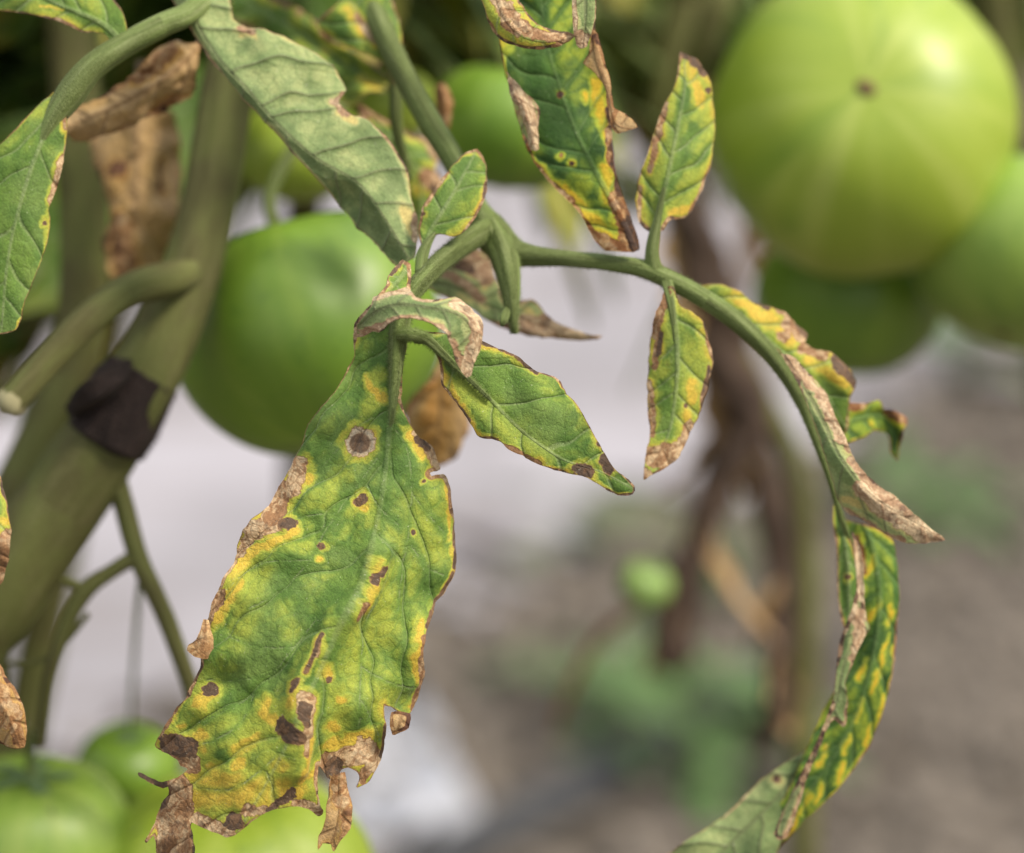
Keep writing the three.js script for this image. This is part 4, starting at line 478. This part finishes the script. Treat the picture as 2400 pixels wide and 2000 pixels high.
// ---------------------------------------------------------------- fruit
function tomatoSkin(base, dark, light, sd) {
  return new THREE.MeshPhysicalMaterial({
    map: tex(512, 256, (u, v) => {   // v 0 = blossom end, 1 = stem end
      const x = Math.cos(u * Math.PI * 2) * 2, y = Math.sin(u * Math.PI * 2) * 2, st = fbm(x * 2.2 + sd, y * 2.2 + 20, 3), lo = fbm(x + sd, y + v * 3, 3), g = noise(u * 500, v * 250);
      let c = mixc(base, light, 0.4 * sm(0.42, 0.8, st) + 0.25 * sm(0.4, 0.8, lo)); c = mixc(c, dark, 0.5 * sm(0.5, 0.75, fbm(x * 1.3 + sd + 60, y * 1.3 + v * 5, 3)) + 0.35 * sm(0.8, 0.9, noise(u * 90 + sd, v * 45))); return c.map(q => q * (0.97 + 0.06 * g));
    }), roughness: 0.48, clearcoat: 0.45, clearcoatRoughness: 0.4, sheen: 0.1 });
}
const skins = [tomatoSkin([150, 174, 52], [122, 154, 44], [184, 198, 104], 1), tomatoSkin([114, 150, 42], [92, 130, 38], [150, 174, 76], 5), tomatoSkin([138, 170, 66], [108, 146, 56], [178, 196, 110], 8), tomatoSkin([142, 176, 92], [118, 156, 72], [178, 202, 140], 12)];
const scarMat = new THREE.MeshStandardMaterial({ color: new THREE.Color(0.16, 0.10, 0.05), roughness: 0.9 });
const calyxMat = new THREE.MeshPhysicalMaterial({ color: new THREE.Color(0.12, 0.2, 0.07), roughness: 0.7, sheen: 0.3, sheenColor: new THREE.Color(0.8, 0.9, 0.8) });
function tomatoGeo(r, lobes, amp, flat, sd) {
  const n = 72, m = 48, pos = [], uv = [], idx = [];
  for (let i = 0; i <= m; i++) for (let j = 0; j <= n; j++) {
    const th = i / m * Math.PI, a = j / n * Math.PI * 2, y = -Math.cos(th), s = Math.sin(th);
    const rib = 1 + amp * (Math.abs(Math.cos(a * lobes / 2 + sd)) - 0.6) * s * sm(-0.9, 0.7, y) + 0.05 * (noise(Math.cos(a) * 1.5 + sd + 9, Math.sin(a) * 1.5 + y + 9) - 0.5);
    const dip = y > 0 ? -0.22 * Math.pow(y, 8) : 0.05 * Math.pow(-y, 18);
    pos.push(Math.cos(a) * s * r * rib, (y * flat + dip) * r, Math.sin(a) * s * r * rib); uv.push(j / n, i / m);
    if (i && j) { const k = i * (n + 1) + j; idx.push(k - n - 2, k, k - n - 1, k - n - 2, k - 1, k); }
  }
  const g = new THREE.BufferGeometry(); g.setAttribute('position', new THREE.Float32BufferAttribute(pos, 3)); g.setAttribute('uv', new THREE.Float32BufferAttribute(uv, 2)); g.setIndex(idx); g.computeVertexNormals();
  const q = g.attributes.normal; for (let i = 0; i <= m; i++) { const a = i * (n + 1), b = a + n; q.setXYZ(b, q.getX(a), q.getY(a), q.getZ(a)); } return g;
}
function sepal(len, w) {
  const pos = [], idx = [], n = 10;
  for (let i = 0; i <= n; i++) { const t = i / n, h = w * Math.sin(Math.PI * (0.12 + 0.88 * t)) * (1 - 0.3 * t); for (const s of [-1, 0, 1]) pos.push(s * h, 0.004 * 0 + len * (0.1 * Math.sin(t * 2.4)) - (s ? 0 : 0.12 * w), t * len); if (i) for (let s = 0; s < 2; s++) { const k = i * 3 + s; idx.push(k - 3, k - 2, k + 1, k - 3, k + 1, k); } }
  const g = new THREE.BufferGeometry(); g.setAttribute('position', new THREE.Float32BufferAttribute(pos, 3)); g.setIndex(idx); g.computeVertexNormals(); return g;
}
// px, py, mm, radius px; up = direction of the stem end; stalk = end of the fruit stalk in world
function tomato(px, py, d, rpx, { up = [0, 1, 0], spin = 0, lobes = 5, amp = 0.08, flat = 0.84, skin = 0, sd = 1, label, stalk }) {
  const c = P(px, py, d), r = rpx / pxm(d), t = thing('tomato', label, 'tomato', c, undefined);
  t.quaternion.setFromUnitVectors(new THREE.Vector3(0, 1, 0), new THREE.Vector3(...up).normalize());
  t.rotateY(spin);
  const put = (n, g, m, par = t) => { const o = new THREE.Mesh(g, m); o.name = n; o.castShadow = o.receiveShadow = true; par.add(o); return o; };
  put('fruit', tomatoGeo(r, lobes, amp, flat, sd), skins[skin]);
  const sc = new THREE.SphereGeometry(r * 0.055, 14, 10); sc.scale(1.25, 0.35, 0.8); sc.translate(0, -r * flat * 0.952, 0); put('blossom_scar', sc, scarMat);
  for (let k = 0; k < 5; k++) { const s = sepal(r * 0.75, r * 0.1); s.rotateX(0.18); s.rotateY(k * Math.PI * 2 / 5 + sd); s.translate(0, r * (flat - 0.17), 0); put('sepal', s, calyxMat); }
  t.updateMatrixWorld(true);
  const to = stalk ? t.worldToLocal(stalk.clone()) : new THREE.Vector3(0.1 * r, r * 2, 0);
  put('fruit_stalk', tube([[0, r * (flat - 0.24), 0, r * 0.05], [0, r * (flat + 0.1), 0, r * 0.045], [to.x * 0.5, lerp(r * flat, to.y, 0.6) + r * 0.1, to.z * 0.5, r * 0.05], [to.x, to.y, to.z, r * 0.055]], { world: true, n: 24, m: 10 }), MS.near);
  return t;
}
tomato(2022, 285, 160, 364, { up: [0.1, -0.47, -0.87], spin: 0.4, lobes: 6, amp: 0.05, flat: 0.86, skin: 0, sd: 1, label: 'largest pale green tomato, its brown blossom scar facing outward', stalk: P(2080, -260, 300) });
tomato(2400, 590, 165, 270, { up: [0.3, 0.8, -0.6], lobes: 5, amp: 0.06, skin: 2, sd: 2, label: 'green tomato tucked beside the largest tomato with a bright highlight', stalk: P(2330, -200, 300) });
tomato(1985, 700, 205, 225, { up: [0.1, 0.9, -0.4], lobes: 5, amp: 0.05, skin: 1, sd: 3, label: 'shaded dark green tomato underneath the largest tomato', stalk: P(2080, -240, 302) });
tomato(722, 775, 95, 322, { up: [-0.3, 0.9, -0.45], spin: 0.5, lobes: 5, amp: 0.07, flat: 0.92, skin: 1, sd: 0.4, label: 'lobed green tomato hanging behind the big mottled leaflet', stalk: P(800, 250, 110) });
tomato(1195, 290, 150, 192, { up: [0.1, 1, -0.2], lobes: 5, amp: 0.05, skin: 1, sd: 5, label: 'round green tomato above the grey path, behind the forked leaf stalk', stalk: P(1150, -160, 190) });
tomato(700, 350, 150, 150, { up: [0, 1, -0.1], lobes: 4, amp: 0.08, skin: 0, sd: 6, label: 'yellowish green tomato half hidden behind the pale leaf underside', stalk: P(640, -120, 130) });
tomato(900, 240, 190, 120, { up: [0.2, 1, -0.1], lobes: 4, amp: 0.05, skin: 0, sd: 7, label: 'small lime green tomato peeping between dark blotched leaves', stalk: P(860, -160, 180) });
tomato(70, 1965, 110, 238, { up: [0.06, 1, -0.05], lobes: 5, amp: 0.07, skin: 2, sd: 8, label: 'green tomato on the low truss, below the dead leaf tip', stalk: P(95, 1735, 80) });
tomato(550, 2065, 115, 325, { up: [-0.05, 1, -0.05], lobes: 5, amp: 0.08, skin: 0, sd: 9, label: 'yellow green tomato on the low truss under the tattered leaflet end', stalk: P(492, 1725, 80) });
tomato(300, 1795, 160, 120, { up: [0.1, 1, 0.05], lobes: 4, amp: 0.05, skin: 1, sd: 10, label: 'small dark green tomato wedged between the two low truss tomatoes', stalk: P(330, 1330, 70) });
tomato(1512, 1368, 300, 64, { up: [0.3, 1, 0], lobes: 4, amp: 0.04, skin: 3, sd: 11, label: 'tiny pale green tomato hanging from the withered brown stems', stalk: P(1610, 1230, 322) });
// ---------------------------------------------------------------- tomato plants and weeds farther back
const leafTex = [['top', 0.3, 3], ['top', 0.75, 9], ['dead', 0, 5]].map(([pal, chl, sd]) => {
  const C = PAL[pal];
  return new THREE.MeshPhysicalMaterial({ roughness: 0.6, transmission: 0.18, thickness: 0, map: tex(192, 256, (u, v) => {
    const x = (u - 0.5) * 24, y = v * 42, a = Math.abs(x), ph = (y - a * 0.8) / 5, dl = Math.abs(ph - Math.round(ph)) * 4, lo = fbm(x * 0.12 + sd, y * 0.12 + sd, 3), hi = noise(x * 3, y * 3);
    let c = mixc(C.dark, C.mid, sm(0.3, 0.7, lo)); c = mixc(c, C.lime, chl * sm(0.4, 0.7, fbm(x * 0.16 + 40, y * 0.16 + sd, 3)) * sm(0, 1.5, dl)); c = mixc(c, C.yel, chl * 0.8 * sm(0.58, 0.75, fbm(x * 0.1 + 80, y * 0.1 + sd, 3)));
    c = mixc(c, C.vein, 0.6 * (1 - sm(0.1, 0.4, dl)) + 0.4 * (1 - sm(0.2, 0.7, a))); if (fbm(x * 0.3 + 7, y * 0.3 + sd * 3, 2) > 0.78) c = mixc(c, C.brn, 0.8); return c.map(q => q * (0.92 + 0.16 * hi));
  }) });
});
function blade(L, Wd, droop, cup, sd) {   // a leaflet along +z from its base, lobed and drooping
  const nv = 18, nu = 8, pos = [], uv = [], idx = [];
  for (let i = 0; i <= nv; i++) { const t = i / nv, w = Wd * Math.pow(Math.sin(Math.PI * Math.pow(t, 0.8)), 0.8) * (1 + 0.22 * Math.sin(t * 17 + sd)) + 0.0006;
    for (let j = 0; j <= nu; j++) { const s = j / nu * 2 - 1; pos.push(s * w, -droop * L * t * t - cup * Math.abs(s) * w + 0.05 * L * (noise(s * 2 + sd * 5 + 9, t * 5 + sd) - 0.5), L * t * (1 - 0.15 * droop) - Math.abs(s) * w * 0.25 * (1 - t)); uv.push(j / nu, t); if (i && j) { const k = i * (nu + 1) + j; idx.push(k - nu - 2, k - nu - 1, k, k - nu - 2, k, k - 1); } } }
  const g = new THREE.BufferGeometry(); g.setAttribute('position', new THREE.Float32BufferAttribute(pos, 3)); g.setAttribute('uv', new THREE.Float32BufferAttribute(uv, 2)); g.setIndex(idx); g.computeVertexNormals(); return g;
}
const blades = [0, 1, 2, 3].map(k => blade(0.075 + 0.012 * k, 0.019 + 0.003 * (k % 2), 0.25 + 0.12 * k, 0.25 + 0.1 * (k % 3), k * 1.7));
const leafTemplates = [0, 1, 2, 3, 4].map(k => {   // compound leaf along +z: stalk with seven leaflets
  srand(100 + k); const L = 0.17, pts = [0, 0.25, 0.5, 0.75, 1].map(t => [0.012 * Math.sin(t * 3 + k), -0.06 * t * t * (0.6 + 0.25 * k), L * t, 0.0024 * (1 - 0.7 * t)]);
  const m = new THREE.Mesh(tube(pts, { world: true, n: 18, m: 8 }), MS.near); m.name = 'compound_leaf'; m.castShadow = m.receiveShadow = true;
  const put = (t, az) => { const p = spline(pts, 21)[Math.round(t * 20)], o = new THREE.Mesh(blades[Math.floor(rnd() * 4)], leafTex[k === 4 ? 2 : rnd() < 0.68 ? 0 : 1]); o.name = 'leaflet'; o.castShadow = o.receiveShadow = true; o.position.set(p[0], p[1], p[2]); o.rotation.set(rr(0.0, 0.5), az + rr(-0.2, 0.2), rr(-0.4, 0.4), 'YXZ'); o.scale.setScalar(rr(0.7, 1.15)); m.add(o); };
  put(1, 0); for (const t of [0.4, 0.68, 0.9]) { put(t, 1.1); put(t, -1.1); } return m;
});
// open ground that the photograph shows between the plants stays open
const OPEN = [[[-400, 1020], [320, 1020], [320, 2300], [-400, 2300]], [[820, 420], [1380, 420], [1420, 620], [1420, 2300], [300, 2300], [300, 1000], [400, 900], [440, 640], [640, 440]], [[1380, 540], [2600, 540], [2600, 2300], [1380, 2300]]], DISC = [[2022, 285, 420], [2400, 590, 300], [1985, 700, 240], [735, 785, 330], [1195, 290, 200]];
const px0 = new THREE.Vector3();
function clear(v) { px0.copy(v).sub(camera.position); const z = px0.dot(FWD), k = 1000 / (TAN * z), x = 1200 + px0.dot(RIGHT) * k, y = 1000 - px0.dot(UPV) * k; return !OPEN.some(o => sdf(o, x, y) > 0) && !(z < 0.72 && DISC.some(d => Math.hypot(x - d[0], y - d[1]) < d[2])) && z > (x > 1500 ? 0.84 : 0.6); }
function bush(label, px, d, pyTop, pyLow, n, sd, baseOff = [0, 0], reach = [0.8, 1.1], dead = 0.06, low2 = null) {
  srand(sd); const top = P(px, pyTop, d), low = P(px, pyLow, d), base = new THREE.Vector3(low.x + baseOff[0], 0, low.z + baseOff[1]);
  const t = thing('tomato_plant', label, 'tomato plant', base);
  const pts = [[base.x, -0.02, base.z, 0.0075], [lerp(base.x, low.x, 0.6), low.y * 0.5, lerp(base.z, low.z, 0.6), 0.007], [low.x, low.y, low.z, 0.0065], [lerp(low.x, top.x, 0.5) + 0.01, lerp(low.y, top.y, 0.5), lerp(low.z, top.z, 0.5), 0.006], [top.x, top.y, top.z, 0.0045]];
  const S = spline(pts.slice(2), 60);
  if (low2) { const w = low2.map(p => { const q = P(p[0], p[1], p[2]); return [q.x, q.y, q.z, p[3] / pxm(p[2])]; }); base.set(w[0][0], 0, w[0][2]); t.position.copy(base); pts.splice(0, 2, [w[0][0], -0.02, w[0][2], w[0][3]], [w[0][0], w[0][1] * 0.5, w[0][2], w[0][3]], ...w); }
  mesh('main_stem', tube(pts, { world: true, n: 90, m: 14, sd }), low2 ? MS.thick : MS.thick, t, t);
  for (let k = 0; k < n; k++) {
    const f = (k + rnd() * 0.8) / n, p = S[Math.min(59, Math.floor(f * 59))], m = leafTemplates[rnd() < dead ? 4 : Math.floor(rnd() * 4)].clone();
    m.position.set(p[0] - base.x, p[1] - base.y, p[2] - base.z); m.rotation.set(rr(-0.5, 0.4), k * 2.4 + rr(-0.4, 0.4), 0, 'YXZ'); m.scale.setScalar(rr(...reach)); t.add(m); t.updateMatrixWorld(true);
    const q = new THREE.Vector3(); if (!clear(q.set(0, -0.04, 0.16).applyMatrix4(m.matrixWorld)) || !clear(q.set(0, -0.01, 0.08).applyMatrix4(m.matrixWorld))) { t.remove(m); continue; }
    for (const o of [...m.children]) if (![0, 0.4, 0.8, 1].every(f => clear(q.set(0, -0.03 * f, 0.085 * f).applyMatrix4(o.matrixWorld)))) m.remove(o);
  }
  return t;
}
const bushA = bush('leafy dark tomato plant standing behind the thick tied stem', 235, 290, -1300, 760, 110, 201, [-0.16, -0.02], [0.75, 1.15]);
const bushB = bush('leafy tomato plant behind the pale leaf underside and lobed tomato', 720, 330, -1200, 140, 80, 202, [-0.04, -0.25], [0.6, 0.9]);
const bushC = bush('tomato plant with withered brown lower stems beside the largest tomato', 1560, 320, -700, 260, 44, 203, [0.02, -0.05], [0.65, 0.95], 0.12, [[1880, 2150, 345, 34], [1886, 1600, 342, 33], [1888, 1300, 340, 32], [1868, 1100, 338, 30], [1790, 930, 335, 26], [1690, 700, 330, 24], [1600, 480, 326, 26]]);
const bushD = bush('tomato plant carrying the largest tomato, its leaves out above the fruit', 2330, 400, -700, 0, 44, 204, [0.16, 0.0], [0.7, 1.0]);
{
  const Tz = (o, name, pts, mat, opt = {}) => mesh(name, tube(pts, opt), mat, o, o);
  // withered stems hanging from the third plant and a pale green shoot
  Tz(bushC, 'dry_stem', [[1575, 300, 318, 30], [1610, 500, 316, 48], [1665, 700, 318, 66], [1715, 880, 322, 64], [1740, 1010, 324, 56], [1690, 1120, 324, 46], [1640, 1260, 324, 38], [1590, 1400, 324, 46], [1575, 1520, 324, 52], [1580, 1570, 324, 20]], MS.dry, { wob: 0.4, n: 140, m: 30 });
  Tz(bushC, 'dry_stem', [[1745, 1000, 324, 36], [1790, 1110, 326, 36], [1822, 1260, 328, 34], [1832, 1420, 330, 34], [1822, 1580, 330, 38], [1812, 1700, 332, 30], [1780, 1770, 332, 12]], MS.dry, { wob: 0.4, n: 110, m: 24 });
  Tz(bushC, 'dry_stem', [[1640, 1250, 324, 10], [1520, 1400, 330, 12], [1400, 1500, 340, 12], [1320, 1650, 350, 10], [1300, 1720, 352, 6]], stemMaterial([170, 130, 78], [190, 150, 100], [130, 96, 56], 41), { n: 40, m: 10 });
  srand(77); for (const [x, y, d2, yaw, sc2] of [[1600, 470, 312, 2.6, 0.9], [1640, 600, 312, 0.4, 0.8], [1690, 760, 318, 3.4, 0.9], [1725, 900, 318, 1.2, 0.8], [1740, 1000, 318, 5.2, 0.7], [1650, 1220, 320, 4.4, 0.6], [1600, 1380, 320, 2.0, 0.7], [1830, 1360, 324, 0.2, 0.6], [1825, 1540, 324, 3.1, 0.7]]) { const o = new THREE.Mesh(blades[Math.floor(rnd() * 4)], leafTex[2]), q = P(x, y, d2); o.name = 'dry_leaf'; o.castShadow = o.receiveShadow = true; o.position.copy(q).sub(bushC.position); o.rotation.set(1.3, yaw, rr(-0.5, 0.5), 'YXZ'); o.scale.set(sc2 * 0.35, sc2 * 0.8, sc2 * 0.45); bushC.add(o); }
  // fruit stalks' truss of the fourth plant, and its second stem at the edge
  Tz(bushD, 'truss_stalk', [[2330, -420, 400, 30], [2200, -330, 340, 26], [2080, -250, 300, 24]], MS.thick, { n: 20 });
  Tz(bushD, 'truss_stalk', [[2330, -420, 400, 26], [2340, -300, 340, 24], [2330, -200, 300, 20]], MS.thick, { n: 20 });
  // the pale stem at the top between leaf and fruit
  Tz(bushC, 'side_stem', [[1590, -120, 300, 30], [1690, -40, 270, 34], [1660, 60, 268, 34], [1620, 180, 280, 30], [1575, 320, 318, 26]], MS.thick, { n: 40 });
}
// unseen upper leaves added above the frame to shade the near plant's stems
{ srand(55); const q = new THREE.Vector3(), up = spline([[760, -900, 100], [680, -560, 90], [640, -320, 82]], 30);
  for (let k = 0; k < 40; k++) { const p = up[Math.floor(rnd() * 29)], m = leafTemplates[k % 4].clone(); m.position.copy(P(p[0], p[1], p[2])).sub(plant.position); m.rotation.set(rr(-0.5, 0.1), k * 2.4, 0, 'YXZ'); m.scale.setScalar(rr(0.5, 0.85)); plant.add(m); plant.updateMatrixWorld(true);
    for (const o of [...m.children]) if (![0, 0.5, 1].every(f => { q.set(0, -0.03 * f, 0.09 * f).applyMatrix4(o.matrixWorld).sub(camera.position); const z = q.dot(FWD), k = 1000 / (TAN * z); return 1000 - q.dot(UPV) * k < -25 && 1200 + q.dot(RIGHT) * k < 860 && z > 0.52; })) m.remove(o); if (m.children.length < 2) plant.remove(m); } }
// weeds on the soil
function weed(px, py, s, n, label, sd, mat = 0) {
  srand(sd); const b = groundAt(px, py), t = thing('weed', label, 'weed', b);
  for (let k = 0; k < n; k++) { const a = k * 2.4 + rr(-0.3, 0.3), h = rr(0.01, 0.07) * s, r = rr(0.01, 0.05) * s; const st = tube([[0, -0.004, 0, 0.0016], [Math.sin(a) * r * 0.4, h * 0.7, Math.cos(a) * r * 0.4, 0.0014], [Math.sin(a) * r, h, Math.cos(a) * r, 0.001]], { world: true, n: 8, m: 6 }); const sm_ = new THREE.Mesh(st, weedStem); sm_.name = 'stem'; t.add(sm_); const o = new THREE.Mesh(blades[k % 4], weedLeaf[mat]); o.name = 'leaf'; o.position.set(Math.sin(a) * r, h, Math.cos(a) * r); o.rotation.set(rr(-0.9, 0.1), a, rr(-0.6, 0.6), 'YXZ'); o.scale.set(s * 0.75, s * 0.7, s * 0.55); o.castShadow = o.receiveShadow = true; t.add(o); }
  return t;
}
const weedStem = new THREE.MeshStandardMaterial({ color: new THREE.Color(0.12, 0.2, 0.06), roughness: 0.8 });
const weedLeaf = [new THREE.MeshStandardMaterial({ color: new THREE.Color(0.075, 0.15, 0.04), roughness: 0.6 }), new THREE.MeshStandardMaterial({ color: new THREE.Color(0.12, 0.15, 0.08), roughness: 0.7 })];
weed(1640, 1830, 1.0, 14, 'bright green broad leaved weed on the soil below the withered stems', 301);
weed(1550, 1720, 0.8, 10, 'small upright green weed behind the bright broad leaved one', 302);
weed(1330, 1640, 0.6, 6, 'dull grey green weed by the dark hose', 303, 1);
weed(2160, 1260, 0.9, 8, 'dark green weed growing behind the curled leaf tip', 304);
weed(1390, 1300, 0.8, 6, 'faint olive weed at the border of path and soil', 305, 1);
weed(2240, 900, 1.1, 6, 'green weed on the path border below the fruit', 306);
weed(1700, 1420, 0.8, 7, 'yellow green seedling between the withered stems', 307);
// hose and white sheet lying on the soil
{
  const A = groundAt(1560, 1790), B = groundAt(1330, 1930), C2 = groundAt(1080, 2060), D2 = groundAt(700, 2300), h = 0.015;
  const m = mesh('hose', tube([[groundAt(1900, 1560).x, h, groundAt(1900, 1560).z, h], [A.x, h, A.z, h], [B.x, h, B.z, h], [C2.x, h, C2.z, h], [D2.x, h, D2.z, h]], { world: true, n: 60, m: 16, ridge: 0, wob: 0.01 }), new THREE.MeshStandardMaterial({ color: new THREE.Color(0.035, 0.038, 0.045), roughness: 0.5 }));
  m.userData = { label: 'dark grey irrigation hose lying across the soil', category: 'hose' };
  const pos = [], idx = [], n = 24, c = [[800, 1690], [1050, 1750], [1100, 2000], [790, 2090]].map(q => groundAt(...q));
  for (let i = 0; i <= n; i++) for (let j = 0; j <= n; j++) { const u = i / n, v = j / n, p = c[0].clone().lerp(c[1], u).lerp(c[3].clone().lerp(c[2], u), v), w = (fbm(u * 4 + 3, v * 4, 3) - 0.5); pos.push(p.x + 0.02 * (noise(u * 6, v * 6 + 8) - 0.5), 0.018 + 0.05 * Math.max(-0.15, w), p.z); if (i && j) { const k = i * (n + 1) + j; idx.push(k - n - 2, k - n - 1, k, k - n - 2, k, k - 1); } }
  const g = new THREE.BufferGeometry(); g.setAttribute('position', new THREE.Float32BufferAttribute(pos, 3)); g.setIndex(idx); g.computeVertexNormals();
  const w = mesh('plastic_sheet', g, new THREE.MeshStandardMaterial({ color: new THREE.Color(0.42, 0.44, 0.5), roughness: 0.5 })); w.userData = { label: 'crumpled white plastic sheet lying on the soil', category: 'sheet' };
}
renderer.render(scene, camera);
